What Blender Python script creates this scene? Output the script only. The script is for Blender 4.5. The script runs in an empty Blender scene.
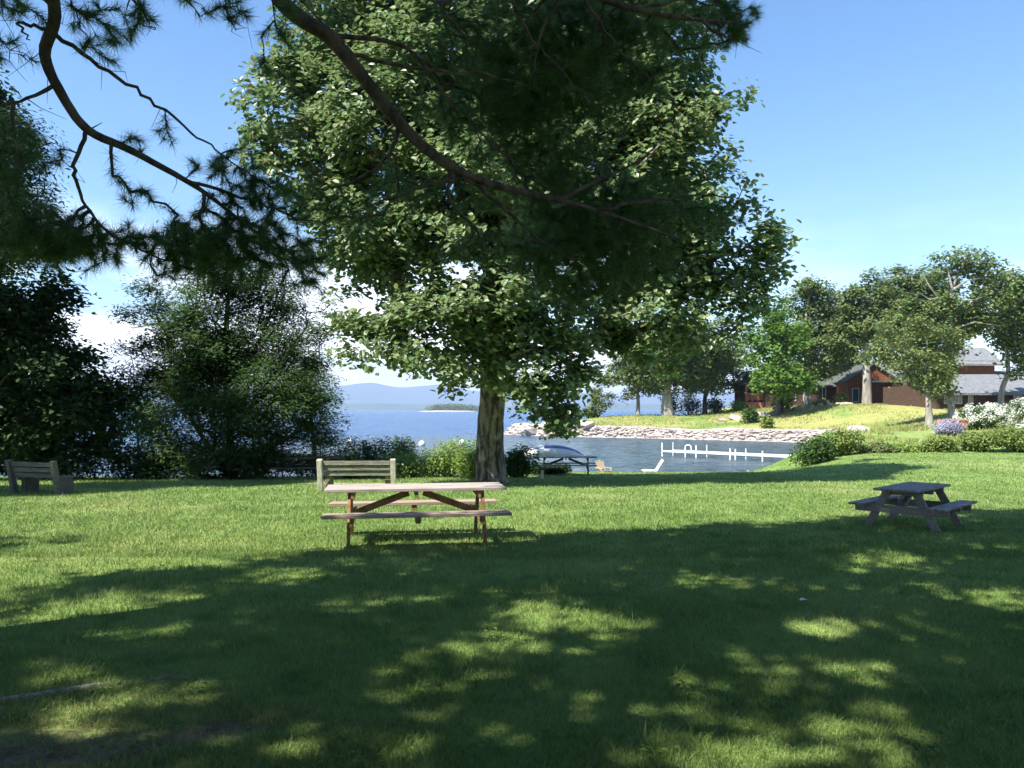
import bpy, math, random
import numpy as np
from mathutils import Vector, Matrix, Quaternion

random.seed(7)
rng = np.random.default_rng(11)
R = math.radians
scene = bpy.context.scene

# ------------------------------------------------------------------ camera
F = 796.0; HOR = 410.0; EYE = 1.75
cam_d = bpy.data.cameras.new('camera'); cam = bpy.data.objects.new('camera', cam_d)
scene.collection.objects.link(cam); scene.camera = cam
cam.location = (0, 0, EYE); cam.rotation_euler = (R(90), 0, 0)
cam_d.sensor_width = 36; cam_d.lens = F/1024*36; cam_d.shift_y = (HOR-384)/1024
cam_d.clip_start = 0.05; cam_d.clip_end = 60000

# ------------------------------------------------------------------ light
AZ = (-0.80, -0.60); EL = R(52)
SUN = np.array([AZ[0]*math.cos(EL), AZ[1]*math.cos(EL), math.sin(EL)])
world = bpy.data.worlds.new('World'); scene.world = world; world.use_nodes = True
nt = world.node_tree; nt.nodes.clear()
def N(t, kind, **kw):
    n = t.nodes.new(kind)
    for k, v in kw.items(): setattr(n, k, v)
    return n
out = N(nt, 'ShaderNodeOutputWorld'); bg = N(nt, 'ShaderNodeBackground'); bg.inputs['Strength'].default_value = 0.09
sky = N(nt, 'ShaderNodeTexSky', sky_type='NISHITA', sun_disc=False, sun_elevation=EL, sun_rotation=math.atan2(AZ[0], AZ[1]))
sky.air_density = 1.15; sky.dust_density = 0.15; sky.ozone_density = 3.5
tc = N(nt, 'ShaderNodeTexCoord'); mp = N(nt, 'ShaderNodeMapping'); mp.inputs['Scale'].default_value = (1, 1, 3.4); mp.inputs['Location'].default_value = (0.35, 0.2, 0.1)
nz = N(nt, 'ShaderNodeTexNoise'); nz.inputs['Scale'].default_value = 3.6; nz.inputs['Detail'].default_value = 9; nz.inputs['Roughness'].default_value = 0.55
sp = N(nt, 'ShaderNodeSeparateXYZ')
r1 = N(nt, 'ShaderNodeMapRange', interpolation_type='SMOOTHSTEP'); r1.inputs['From Min'].default_value = 0.42; r1.inputs['From Max'].default_value = 0.56
r2 = N(nt, 'ShaderNodeMapRange', interpolation_type='SMOOTHSTEP')          # fewer clouds higher up
r2.inputs['From Min'].default_value = 0.27; r2.inputs['From Max'].default_value = 0.05
r3 = N(nt, 'ShaderNodeMapRange', interpolation_type='SMOOTHSTEP')          # fewer towards the right
r3.inputs['From Min'].default_value = 0.32; r3.inputs['From Max'].default_value = -0.10; r3.inputs['To Min'].default_value = 0.25
m1 = N(nt, 'ShaderNodeMath', operation='MULTIPLY'); m2 = N(nt, 'ShaderNodeMath', operation='MULTIPLY')
mix = N(nt, 'ShaderNodeMix', data_type='RGBA')
L = nt.links.new
L(tc.outputs['Generated'], mp.inputs['Vector']); L(mp.outputs[0], nz.inputs['Vector']); L(nz.outputs['Fac'], r1.inputs['Value'])
L(tc.outputs['Generated'], sp.inputs[0]); L(sp.outputs['Z'], r2.inputs['Value']); L(sp.outputs['X'], r3.inputs['Value'])
L(r1.outputs[0], m1.inputs[0]); L(r2.outputs[0], m1.inputs[1]); L(m1.outputs[0], m2.inputs[0]); L(r3.outputs[0], m2.inputs[1])
L(m2.outputs[0], mix.inputs['Factor']); hsv = N(nt, 'ShaderNodeHueSaturation'); hsv.inputs['Saturation'].default_value = 1.12; hsv.inputs['Value'].default_value = 1.15; L(sky.outputs[0], hsv.inputs['Color']); L(hsv.outputs[0], mix.inputs['A']); mix.inputs['B'].default_value = (10.5, 10.8, 11.2, 1)
L(mix.outputs['Result'], bg.inputs['Color']); L(bg.outputs[0], out.inputs['Surface'])
sl = bpy.data.lights.new('sun', 'SUN'); sl.energy = 5.0; sl.angle = R(0.53); sl.color = (1.0, 0.95, 0.86)
so = bpy.data.objects.new('sun', sl); scene.collection.objects.link(so)
so.rotation_euler = Vector(SUN).to_track_quat('Z', 'Y').to_euler(); so.location = (-20, -15, 30)
scene.view_settings.view_transform = 'Standard'; scene.view_settings.look = 'None'
scene.view_settings.exposure = 1.2; scene.view_settings.gamma = 1; scene.view_settings.use_curve_mapping = False
scene.render.engine = 'CYCLES'
cy = scene.cycles; cy.use_denoising = True; cy.max_bounces = 6; cy.diffuse_bounces = 3; cy.glossy_bounces = 3
cy.transmission_bounces = 3; cy.volume_bounces = 0; cy.transparent_max_bounces = 6; cy.sample_clamp_indirect = 6
cy.use_adaptive_sampling = True; cy.adaptive_threshold = 0.02
try: cy.denoiser = 'OPENIMAGEDENOISE'; cy.denoising_input_passes = 'RGB_ALBEDO_NORMAL'
except Exception: pass

# ------------------------------------------------------------------ helpers
col = scene.collection
def tag(o, label=None, cat=None, group=None, kind=None):
    if label: o['label'] = label
    if cat: o['category'] = cat
    if group: o['group'] = group
    if kind: o['kind'] = kind
    return o
def empty(name, loc, rz=0):
    o = bpy.data.objects.new(name, None); col.objects.link(o); o.location = loc; o.rotation_euler = (0, 0, rz)
    o.empty_display_size = .2
    return o
def copy_tree(o, parent=None):
    c = o.copy(); col.objects.link(c)
    if parent: c.parent = parent
    for ch in list(o.children): copy_tree(ch, c)
    return c
def npmesh(name, V, faces, mat, parent=None, smooth=False, attrs=None):
    """faces: list of int arrays (n,k)"""
    me = bpy.data.meshes.new(name)
    V = np.asarray(V, dtype=np.float32)
    me.vertices.add(len(V)); me.vertices.foreach_set('co', V.ravel())
    faces = [np.asarray(f, dtype=np.int32) for f in faces if len(f)]
    tot = sum(f.size for f in faces); nf = sum(len(f) for f in faces)
    me.loops.add(tot); me.polygons.add(nf)
    me.loops.foreach_set('vertex_index', np.concatenate([f.ravel() for f in faces]))
    counts = np.concatenate([np.full(len(f), f.shape[1], dtype=np.int32) for f in faces])
    st = np.zeros(nf, dtype=np.int32); st[1:] = np.cumsum(counts)[:-1]
    me.polygons.foreach_set('loop_start', st)
    me.update(calc_edges=True)
    me.polygons.foreach_set('use_smooth', np.full(nf, bool(smooth)))
    if attrs:
        for k, a in attrs.items():
            at_ = me.attributes.new(k, 'FLOAT', 'POINT'); at_.data.foreach_set('value', np.asarray(a, dtype=np.float32))
    me.materials.append(mat)
    o = bpy.data.objects.new(name, me); col.objects.link(o)
    if parent is not None: o.parent = parent
    return o
class MB:
    """collects boxes, beams and tubes into one mesh"""
    def __init__(s): s.v = []; s.f = []
    def add(s, vs, fs):
        b = len(s.v); s.v += [tuple(v) for v in vs]; s.f += [tuple(i+b for i in f) for f in fs]; return s
    def box(s, x0, x1, y0, y1, z0, z1):
        return s.add([(x0,y0,z0),(x1,y0,z0),(x1,y1,z0),(x0,y1,z0),(x0,y0,z1),(x1,y0,z1),(x1,y1,z1),(x0,y1,z1)],
              [(0,3,2,1),(4,5,6,7),(0,1,5,4),(1,2,6,5),(2,3,7,6),(3,0,4,7)])
    def beam(s, p0, p1, w, t, side=(1,0,0)):
        p0 = Vector(p0); p1 = Vector(p1); d = (p1-p0).normalized(); a = Vector(side); a = (a-d*a.dot(d)).normalized(); b = d.cross(a)
        vs = [p+a*sa*w/2+b*sb*t/2 for p in (p0, p1) for sa, sb in ((-1,-1),(1,-1),(1,1),(-1,1))]
        return s.add(vs, [(0,3,2,1),(4,5,6,7),(0,1,5,4),(1,2,6,5),(2,3,7,6),(3,0,4,7)])
    def tube(s, pts, rad, n=10):
        V, Fq = tube_np(pts, rad, n); return s.add(V.tolist(), Fq.tolist() + [list(range(n-1, -1, -1)), list(range(len(V)-n, len(V)))])
    def build(s, name, mat, parent=None, bevel=0, smooth=False):
        me = bpy.data.meshes.new(name); me.from_pydata(s.v, [], s.f); me.materials.append(mat)
        if smooth:
            for p in me.polygons: p.use_smooth = True
        o = bpy.data.objects.new(name, me); col.objects.link(o)
        if parent is not None: o.parent = parent
        if bevel:
            m = o.modifiers.new('bevel', 'BEVEL'); m.width = bevel; m.segments = 2; m.limit_method = 'ANGLE'
        return o
def tube_np(pts, rad, n=10, jitter=0.0):
    P = np.array(pts, float); k = len(P); T = np.gradient(P, axis=0) if k > 2 else np.repeat((P[1:]-P[:1]), k, 0)
    T /= np.linalg.norm(T, axis=1)[:, None]+1e-9
    ref = np.array([0.3, 1, 0.1]) if abs(T[0][1]) < .8 else np.array([1, 0.1, 0.2])
    V = []
    for i in range(k):
        a = np.cross(T[i], ref); a /= np.linalg.norm(a); b = np.cross(T[i], a)
        th = np.arange(n)*2*math.pi/n
        r = np.broadcast_to(rad, (k,))[i]*(1+jitter*rng.normal(size=n)) if jitter else np.full(n, np.broadcast_to(rad, (k,))[i])
        V.append(P[i]+(np.cos(th)*r)[:, None]*a+(np.sin(th)*r)[:, None]*b)
    V = np.concatenate(V); Fq = []
    for i in range(k-1):
        j = np.arange(n); j2 = (j+1) % n
        Fq.append(np.stack([i*n+j, i*n+j2, (i+1)*n+j2, (i+1)*n+j], 1))
    return V, np.concatenate(Fq)
def smooth_path(pts, k=6):
    P = np.array(pts, float); t = np.arange(len(P)); out_ = []
    for i in range(len(P)-1):
        p0 = P[max(i-1, 0)]; p1 = P[i]; p2 = P[i+1]; p3 = P[min(i+2, len(P)-1)]
        for u in np.linspace(0, 1, k, endpoint=False):
            out_.append(0.5*((2*p1)+(-p0+p2)*u+(2*p0-5*p1+4*p2-p3)*u*u+(-p0+3*p1-3*p2+p3)*u**3))
    out_.append(P[-1]); return np.array(out_)
def at(px, py, Y):                       # a picture position at a chosen distance -> a point in the world
    return np.array([(px-512)/F*Y, Y, EYE-(py-HOR)/F*Y])
def sstep(a, b, x):
    t = np.clip((x-a)/(b-a), 0, 1); return t*t*(3-2*t)
# smooth value noise on arrays
_perm = rng.random((256, 256))
def vnoise(x, y, s=1.0, o=0):
    x = np.asarray(x)*s+o*17.3; y = np.asarray(y)*s+o*9.7
    xi = np.floor(x).astype(int); yi = np.floor(y).astype(int); fx = x-xi; fy = y-yi
    fx = fx*fx*(3-2*fx); fy = fy*fy*(3-2*fy)
    g = lambda a, b: _perm[a & 255, b & 255]
    return (g(xi, yi)*(1-fx)+g(xi+1, yi)*fx)*(1-fy)+(g(xi, yi+1)*(1-fx)+g(xi+1, yi+1)*fx)*fy
def fbm(x, y, s=1.0, n=4, o=0):
    return sum(vnoise(x, y, s*2**i, o+i*3)*0.5**i for i in range(n))/sum(0.5**i for i in range(n))

# ------------------------------------------------------------------ materials
def mat(name):
    m = bpy.data.materials.new(name); m.use_nodes = True; t = m.node_tree
    return m, t, t.nodes['Principled BSDF'], t.nodes['Material Output']
def noisemix(t, coord, scale, c1, c2, lo=.35, hi=.65, detail=5, stretch=(1,1,1), rough=.6):
    mp = N(t, 'ShaderNodeMapping'); mp.inputs['Scale'].default_value = stretch
    nz = N(t, 'ShaderNodeTexNoise'); nz.inputs['Scale'].default_value = scale; nz.inputs['Detail'].default_value = detail; nz.inputs['Roughness'].default_value = rough
    mr = N(t, 'ShaderNodeMapRange', interpolation_type='SMOOTHSTEP'); mr.inputs['From Min'].default_value = lo; mr.inputs['From Max'].default_value = hi
    mx = N(t, 'ShaderNodeMix', data_type='RGBA')
    t.links.new(coord, mp.inputs[0]); t.links.new(mp.outputs[0], nz.inputs['Vector']); t.links.new(nz.outputs['Fac'], mr.inputs['Value']); t.links.new(mr.outputs[0], mx.inputs['Factor'])
    for s, c in (('A', c1), ('B', c2)):
        if isinstance(c, tuple): mx.inputs[s].default_value = (*c, 1)
        else: t.links.new(c, mx.inputs[s])
    return mx.outputs['Result'], nz.outputs['Fac']
def bumpto(t, b, h, strength, dist=.02):
    bp = N(t, 'ShaderNodeBump'); bp.inputs['Strength'].default_value = strength; bp.inputs['Distance'].default_value = dist
    t.links.new(h, bp.inputs['Height']); t.links.new(bp.outputs[0], b.inputs['Normal'])
def surf(name, c1, c2, scale=4, stretch=(1,1,1), rough=.8, bump=.4, lo=.35, hi=.65, dist=.01, c3=None, s3=1.0, spec=.4):
    m, t, b, o = mat(name); tc = N(t, 'ShaderNodeTexCoord').outputs['Object']
    c, f = noisemix(t, tc, scale, c1, c2, lo, hi, stretch=stretch)
    if c3: c, _ = noisemix(t, tc, s3, c, c3, .5, .72)
    t.links.new(c, b.inputs['Base Color']); b.inputs['Roughness'].default_value = rough; b.inputs['Specular IOR Level'].default_value = spec
    if bump: bumpto(t, b, f, bump, dist)
    return m
def leafmat(name, c1, c2, c3=None, transl=.3, rough=.45, spec=.45, hue=None):
    m, t, b, o = mat(name); g = N(t, 'ShaderNodeNewGeometry')
    rp = N(t, 'ShaderNodeValToRGB'); e = rp.color_ramp.elements
    e[0].color = (*c1, 1); e[1].color = (*c2, 1); e[1].position = .8
    if c3: x = e.new(.97); x.color = (*c3, 1)
    t.links.new(g.outputs['Random Per Island'], rp.inputs[0])
    tc = N(t, 'ShaderNodeTexCoord').outputs['Object']
    dk = tuple(v*.62 for v in c1)
    c, _ = noisemix(t, tc, .9, rp.outputs[0], dk, .5, .8, detail=2)
    t.links.new(c, b.inputs['Base Color']); b.inputs['Roughness'].default_value = rough; b.inputs['Specular IOR Level'].default_value = spec
    tr = N(t, 'ShaderNodeBsdfTranslucent'); mx = N(t, 'ShaderNodeMixShader'); mx.inputs[0].default_value = transl
    h = N(t, 'ShaderNodeHueSaturation'); h.inputs['Hue'].default_value = .485; h.inputs['Value'].default_value = 1.7; t.links.new(c, h.inputs['Color']); t.links.new(h.outputs[0], tr.inputs[0])
    t.links.new(b.outputs[0], mx.inputs[1]); t.links.new(tr.outputs[0], mx.inputs[2]); t.links.new(mx.outputs[0], o.inputs['Surface'])
    return m
M = {}
M['bark'] = surf('bark', (.055,.045,.036), (.27,.235,.20), 9, (1,1,.2), .95, 1.0, .40, .64, .10, c3=(.36,.33,.29), s3=2.5, spec=.15)
M['bark_pine'] = surf('pine_bark', (.045,.032,.026), (.13,.09,.075), 9, (1,1,.35), .9, 1.0, .35,.65,.03)
M['bark_dark'] = surf('dark_bark', (.06,.05,.04), (.16,.13,.10), 6, (1,1,.25), .9, .8)
M['bark_pale'] = surf('pale_bark', (.20,.175,.15), (.40,.365,.32), 1.6, (1,1,.3), .9, .5)
M['leaf_main'] = leafmat('broad_leaf', (.085,.15,.05), (.19,.27,.11), (.25,.27,.11), .3, .42, .6)
M['leaf_shade'] = leafmat('overhead_leaf', (.035,.075,.022), (.06,.12,.03), None, .15)
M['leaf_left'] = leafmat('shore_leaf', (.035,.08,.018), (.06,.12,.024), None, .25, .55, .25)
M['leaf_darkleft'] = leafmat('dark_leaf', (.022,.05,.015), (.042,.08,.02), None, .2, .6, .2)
M['leaf_far'] = leafmat('distant_leaf', (.075,.13,.04), (.145,.205,.065), (.20,.18,.05), .25, .6, .2)
M['leaf_bright'] = leafmat('bright_leaf', (.07,.15,.025), (.12,.22,.035), None, .3, .6, .2)
M['leaf_olive'] = leafmat('olive_leaf', (.09,.14,.045), (.165,.205,.065), (.24,.22,.09), .25, .6, .2)
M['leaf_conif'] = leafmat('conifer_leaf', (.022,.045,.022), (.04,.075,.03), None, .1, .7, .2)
M['leaf_shrub'] = leafmat('shrub_leaf', (.10,.16,.035), (.20,.27,.06), (.30,.27,.10), .3, .5, .3)
M['leaf_weed'] = leafmat('weed_leaf', (.12,.21,.03), (.21,.32,.06), (.32,.34,.14), .3, .5, .3)
M['needle'] = leafmat('pine_needle', (.05,.11,.035), (.09,.165,.045), None, .35, .5, .4)
M['petal'] = leafmat('white_petal', (.72,.72,.62), (.85,.84,.76), None, .2, .7, .2)
M['lavender'] = leafmat('lavender_petal', (.30,.27,.42), (.42,.39,.52), (.2,.28,.12), .2, .7, .2)
M['wood_top'] = surf('bleached_wood', (.24,.205,.175), (.46,.41,.365), 3, (1,14,14), .75, .5, .3, .7, .004, spec=.3)
M['wood_red'] = surf('stained_wood', (.16,.085,.035), (.31,.175,.075), 3, (3,8,3), .7, .4, .3, .7, .004)
M['wood_seat'] = surf('worn_seat_wood', (.24,.17,.12), (.42,.33,.26), 3, (1,14,14), .75, .5, .3, .7, .004)
M['wood_grey'] = surf('weathered_grey_wood', (.13,.115,.105), (.30,.27,.25), 3, (1,12,12), .8, .5, .3, .7, .004)
M['wood_dark'] = surf('old_dark_wood', (.07,.065,.06), (.15,.14,.13), 3, (1,12,12), .8, .5)
M['wood_bench'] = surf('lichened_bench_wood', (.12,.11,.085), (.25,.23,.18), 4, (1,12,12), .85, .6, c3=(.22,.24,.15), s3=6)
M['post'] = surf('pale_post_wood', (.42,.38,.30), (.62,.58,.48), 6, (3,3,1), .8, .4)
M['chair_wood'] = surf('tan_chair_wood', (.40,.30,.2), (.55,.43,.3), 5, (8,8,1), .7, .3)
M['white'] = surf('white_paint', (.70,.71,.72), (.82,.82,.82), 5, (1,1,1), .5, .1)
M['blue'] = surf('blue_paint', (.07,.09,.22), (.12,.14,.32), 5, (1,1,1), .5, .1)
M['steel'] = surf('galvanised_steel', (.5,.51,.52), (.66,.67,.68), 20, (1,1,1), .45, .1)
M['rock'] = surf('shore_rock', (.27,.225,.205), (.48,.43,.395), 1.4, (1,1,1.6), .9, .9, .3, .7, .08, c3=(.50,.46,.41), s3=.35)
M['rock_grey'] = surf('grey_rock', (.32,.31,.29), (.55,.53,.50), 3, (1,1,1), .9, .8, .3, .7, .04)
M['root'] = surf('root_bark', (.16,.14,.12), (.36,.33,.30), 14, (1,1,1), .9, .8)
M['cedar'] = surf('cedar_siding', (.12,.042,.02), (.24,.085,.038), 1.2, (1,1,9), .8, .5, .3, .7, .03)
M['darkwall'] = surf('dark_brown_siding', (.05,.028,.02), (.10,.055,.04), 1.2, (1,1,9), .8, .5, .3, .7, .03)
M['redwood'] = surf('red_railing_wood', (.32,.10,.07), (.42,.16,.11), 2, (1,1,1), .7, .2)
M['roof'] = surf('grey_shingles', (.12,.13,.14), (.22,.23,.245), 2.5, (1,1,5), .85, .5, .3, .7, .02)
M['roof_dark'] = surf('dark_shingles', (.055,.065,.06), (.11,.12,.105), 2.5, (1,1,5), .85, .5, .3, .7, .02)
M['trim'] = surf('pale_trim', (.42,.40,.36), (.55,.53,.48), 2, (1,1,1), .7, .1)
m, t, b, o = mat('window_glass'); b.inputs['Base Color'].default_value = (.05,.07,.09,1); b.inputs['Roughness'].default_value = .06; b.inputs['Specular IOR Level'].default_value = 1.0; M['glass'] = m
M['brick'] = surf('terracotta', (.42,.16,.08), (.52,.22,.12), 8, (1,1,1), .8, .2)
m, t, b, o = mat('skin'); b.inputs['Base Color'].default_value = (.5,.3,.22,1); b.inputs['Roughness'].default_value = .6; M['skin'] = m

# grass blades
def grassmat(name, blade):
    m, t, b, o = mat(name); g = N(t, 'ShaderNodeNewGeometry'); tc = N(t, 'ShaderNodeTexCoord').outputs['Object']
    c, f = noisemix(t, tc, .55, (.14,.225,.05), (.22,.305,.085), .3, .7, detail=6)
    c, _ = noisemix(t, tc, 2.6, c, (.10,.185,.045), .48, .72, detail=5)
    c, _ = noisemix(t, tc, .16, c, (.29,.335,.12), .52, .70, detail=6)
    if blade:
        rp = N(t, 'ShaderNodeMix', data_type='RGBA'); rp.inputs['B'].default_value = (.38,.36,.15,1)
        mr = N(t, 'ShaderNodeMapRange'); mr.inputs['From Min'].default_value = .82; mr.inputs['From Max'].default_value = 1; mr.inputs['To Max'].default_value = .7
        t.links.new(g.outputs['Random Per Island'], mr.inputs['Value']); t.links.new(mr.outputs[0], rp.inputs['Factor']); t.links.new(c, rp.inputs['A'])
        c = rp.outputs['Result']
        hs = N(t, 'ShaderNodeHueSaturation'); mv = N(t, 'ShaderNodeMapRange'); mv.inputs['To Min'].default_value = .65; mv.inputs['To Max'].default_value = 1.35
        mm = N(t, 'ShaderNodeMath', operation='MULTIPLY'); mm.inputs[1].default_value = 7.31; fr = N(t, 'ShaderNodeMath', operation='FRACT')
        t.links.new(g.outputs['Random Per Island'], mm.inputs[0]); t.links.new(mm.outputs[0], fr.inputs[0]); t.links.new(fr.outputs[0], mv.inputs['Value'])
        t.links.new(mv.outputs[0], hs.inputs['Value']); t.links.new(c, hs.inputs['Color']); c = hs.outputs[0]
        t.links.new(c, b.inputs['Base Color']); b.inputs['Roughness'].default_value = .5; b.inputs['Specular IOR Level'].default_value = .35
        tr = N(t, 'ShaderNodeBsdfTranslucent'); mx = N(t, 'ShaderNodeMixShader'); mx.inputs[0].default_value = .3
        t.links.new(c, tr.inputs[0]); t.links.new(b.outputs[0], mx.inputs[1]); t.links.new(tr.outputs[0], mx.inputs[2]); t.links.new(mx.outputs[0], o.inputs['Surface'])
    else:
        for an, ca, cb, sc in (('dry', (.36,.33,.13), (.25,.27,.08), 1.2), ('soil', (.10,.065,.045), (.20,.15,.11), 5), ('sand', (.42,.36,.28), (.30,.25,.19), 4), ('rocky', (.52,.46,.41), (.34,.29,.26), .9)):
            a = N(t, 'ShaderNodeAttribute', attribute_name=an)
            cc, _ = noisemix(t, tc, sc, ca, cb, .35, .65)
            mx = N(t, 'ShaderNodeMix', data_type='RGBA'); t.links.new(a.outputs['Fac'], mx.inputs['Factor']); t.links.new(c, mx.inputs['A']); t.links.new(cc, mx.inputs['B']); c = mx.outputs['Result']
        t.links.new(c, b.inputs['Base Color']); b.inputs['Roughness'].default_value = .95; b.inputs['Specular IOR Level'].default_value = .15
        n2 = N(t, 'ShaderNodeTexNoise'); n2.inputs['Scale'].default_value = 22; n2.inputs['Detail'].default_value = 6; t.links.new(tc, n2.inputs['Vector'])
        bumpto(t, b, n2.outputs['Fac'], .9, .05)
    return m
M['grass'] = grassmat('grass_blade', True); M['ground'] = grassmat('ground', False)

# water
m, t, b, o = mat('lake_water'); tc = N(t, 'ShaderNodeTexCoord').outputs['Object']
b.inputs['Base Color'].default_value = (.012,.085,.24,1); b.inputs['Roughness'].default_value = .22; b.inputs['Specular IOR Level'].default_value = .42; b.inputs['IOR'].default_value = 1.33
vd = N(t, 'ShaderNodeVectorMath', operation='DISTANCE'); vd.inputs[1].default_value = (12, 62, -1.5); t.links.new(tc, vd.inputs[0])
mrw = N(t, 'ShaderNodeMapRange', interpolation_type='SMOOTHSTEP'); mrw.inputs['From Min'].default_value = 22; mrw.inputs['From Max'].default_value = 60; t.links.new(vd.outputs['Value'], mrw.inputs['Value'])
mxw = N(t, 'ShaderNodeMix', data_type='RGBA'); mxw.inputs['A'].default_value = (.055,.10,.13,1); mxw.inputs['B'].default_value = (.012,.09,.24,1); t.links.new(mrw.outputs[0], mxw.inputs['Factor']); t.links.new(mxw.outputs['Result'], b.inputs['Base Color'])  # cove colour: shallow-water tint with the pale sky reflection painted in
hs = []
for sc, st in ((.9,(1,1.6,1)), (4.5,(1,1.5,1)), (.22,(1,1.8,1))):
    mp = N(t, 'ShaderNodeMapping'); mp.inputs['Scale'].default_value = st
    nz = N(t, 'ShaderNodeTexNoise'); nz.inputs['Scale'].default_value = sc; nz.inputs['Detail'].default_value = 4
    t.links.new(tc, mp.inputs[0]); t.links.new(mp.outputs[0], nz.inputs['Vector']); hs.append(nz.outputs['Fac'])
prev = None
for h, stn, ds in ((hs[2], 1.0, 4.0), (hs[0], 1.0, 1.1), (hs[1], .8, .12)):
    bp = N(t, 'ShaderNodeBump'); bp.inputs['Strength'].default_value = stn; bp.inputs['Distance'].default_value = ds
    t.links.new(h, bp.inputs['Height'])
    if prev: t.links.new(prev, bp.inputs['Normal'])
    prev = bp.outputs[0]
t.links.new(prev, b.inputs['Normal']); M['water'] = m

# ------------------------------------------------------------------ terrain
LAKE = -1.5
SHORE = np.array([(-3000,20),(-400,26),(-60,31),(-25,31.5),(-12,32),(-4,33),(0,36),(4,38.5),(8,40),(12,42.5),(15,45),(16.8,48.5),(20,56),(25,66),(30.5,77),
    (29,80.5),(26,83.5),(21,87.5),(16,92),(10.6,95),(3.5,99.5),(0.5,104),(-1,109),(0,117),(6,127),(18,141),(45,170),(100,215),(300,290),(1500,600),(9000,1500),
    (9000,-3000),(-3000,-3000)], float)
def shore_sd(x, y):
    x = np.asarray(x, float); y = np.asarray(y, float); d = np.full(x.shape, 1e9); inside = np.zeros(x.shape, bool)
    n = len(SHORE)
    for i in range(n):
        a = SHORE[i]; b = SHORE[(i+1) % n]; ab = b-a
        t = np.clip(((x-a[0])*ab[0]+(y-a[1])*ab[1])/(ab@ab), 0, 1)
        d = np.minimum(d, np.hypot(x-a[0]-t*ab[0], y-a[1]-t*ab[1]))
        if a[1] != b[1]:
            c = ((a[1] > y) != (b[1] > y)) & (x < (b[0]-a[0])*(y-a[1])/(b[1]-a[1])+a[0]); inside ^= c
    return np.where(inside, d, -d)
def height(x, y, sd=None):
    x = np.asarray(x, float); y = np.asarray(y, float)
    if sd is None: sd = shore_sd(x, y)
    near = np.interp(y, [9, 15, 20, 23, 27, 31, 34, 36.2, 40], [0, -.12, -.25, -.33, -.60, -.80, -.90, -1.22, -1.36])
    right = np.interp(y, [9, 14, 20, 38, 48, 70, 112, 140, 200], [0, -.20, -.28, -.28, .45, 1.0, 2.45, 2.7, 2.9])
    wr = sstep(8, 14, x-.18*np.maximum(y-22, 0))
    right = np.minimum(right, np.interp(y, [40, 50], [5, 0])+(-.45+.15*np.maximum(sd-2, 0))); n_ = near*(1-wr)+right*wr
    pen = -.35+1.25*sstep(2, 18, sd)+1.5*sstep(24, 42, x)*sstep(2, 18, sd)
    wf = sstep(72, 98, y+.0*x)
    h = n_*(1-wf)+pen*wf
    h = h+.05*(fbm(x, y, .35, 3)-.5)*sstep(3, 8, np.abs(y))+.3*(fbm(x, y, .12, 3, 5)-.5)*sstep(60, 90, y)
    tight = np.where(y > 60, 1.6, 2.4)
    w = sstep(-.9, 1, sd/tight)
    return (LAKE-1.3)*(1-w)+h*w
def gz(x, y): return float(height(np.array([x]), np.array([y]))[0])
def axis(segs):
    o_ = []
    for a, b, s in segs: o_.append(np.arange(a, b, s))
    return np.unique(np.concatenate(o_+[[segs[-1][1]]]))
gx = axis([(-9000,-1000,1000),(-1000,-200,100),(-200,-60,14),(-60,-20,2),(-20,30,.4),(30,90,1.0),(90,300,14),(300,1000,100),(1000,9001,1000)])
gy = axis([(-3000,-400,400),(-400,-40,40),(-40,-4,3),(-4,50,.4),(50,150,.8),(150,260,5),(260,1000,80),(1000,9001,1000)])
GX, GY = np.meshgrid(gx, gy); sd = shore_sd(GX, GY); H = height(GX, GY, sd)
nx, ny = len(gx), len(gy); idx = np.arange(nx*ny).reshape(ny, nx)
Fq = np.stack([idx[:-1,:-1], idx[:-1,1:], idx[1:,1:], idx[1:,:-1]], -1).reshape(-1, 4)
def blob(x, y, cx, cy, rx, ry): return np.exp(-(((x-cx)/rx)**2+((y-cy)/ry)**2))
def masks(x, y, sd):
    fb = fbm(x, y, .9, 5, 2)
    soil = np.clip(blob(x,y,-2.5,4.12,.75,.3)+.55*blob(x,y,-1.5,4.35,.4,.16)+.45*blob(x,y,-2.8,5.6,.4,.2)+.5*blob(x,y,.9,6.3,.3,.25)+.45*blob(x,y,1.9,4.2,.35,.2), 0, 1)
    soil = sstep(.40, .60, soil*.75+fb*.45-.1)*(soil > .05)
    line = 22.2+.25*np.sin(x*.8)
    sand = np.exp(-((y-line)/.45)**2)*sstep(-6.8,-5.5,x)*(1-sstep(-1.5,-.2,x))
    sand = np.maximum(sand, .8*blob(x,y,-9.2,23.5,1.6,.5)); sand = np.maximum(sand, .8*blob(x,y,2.5,29.8,3.2,.45))
    sand = np.maximum(sand, .7*blob(x,y,-11.6,16.0,.6,.12))
    sand = sstep(.3,.7,sand*.9+fb*.3-.1)
    sand = np.maximum(sand, (1-sstep(.8, 2.2, sd))*(1-sstep(50, 62, y)))
    rocky = (1-sstep(2.4, 4.6, sd+5*(fb-.5)))*sstep(58, 64, y)
    dry = np.clip(sstep(.40,.60,fbm(x,y,.22,4,9)+.12*sstep(22,34,x))*sstep(44, 60, y), 0, 1)*.9
    dry = np.maximum(dry, .5*blob(x,y,-5.2,10.5,2.6,1.6)*sstep(.35,.6,fb))
    return soil, sand, rocky, dry
soil, sand, rocky, dry = masks(GX.ravel(), GY.ravel(), sd.ravel())
g = npmesh('ground', np.stack([GX.ravel(), GY.ravel(), H.ravel()], 1), [Fq], M['ground'], None, True, dict(soil=soil, sand=sand, rocky=rocky, dry=dry))
tag(g, 'lawn and shore ground around the cove', None, None, 'structure')
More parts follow.
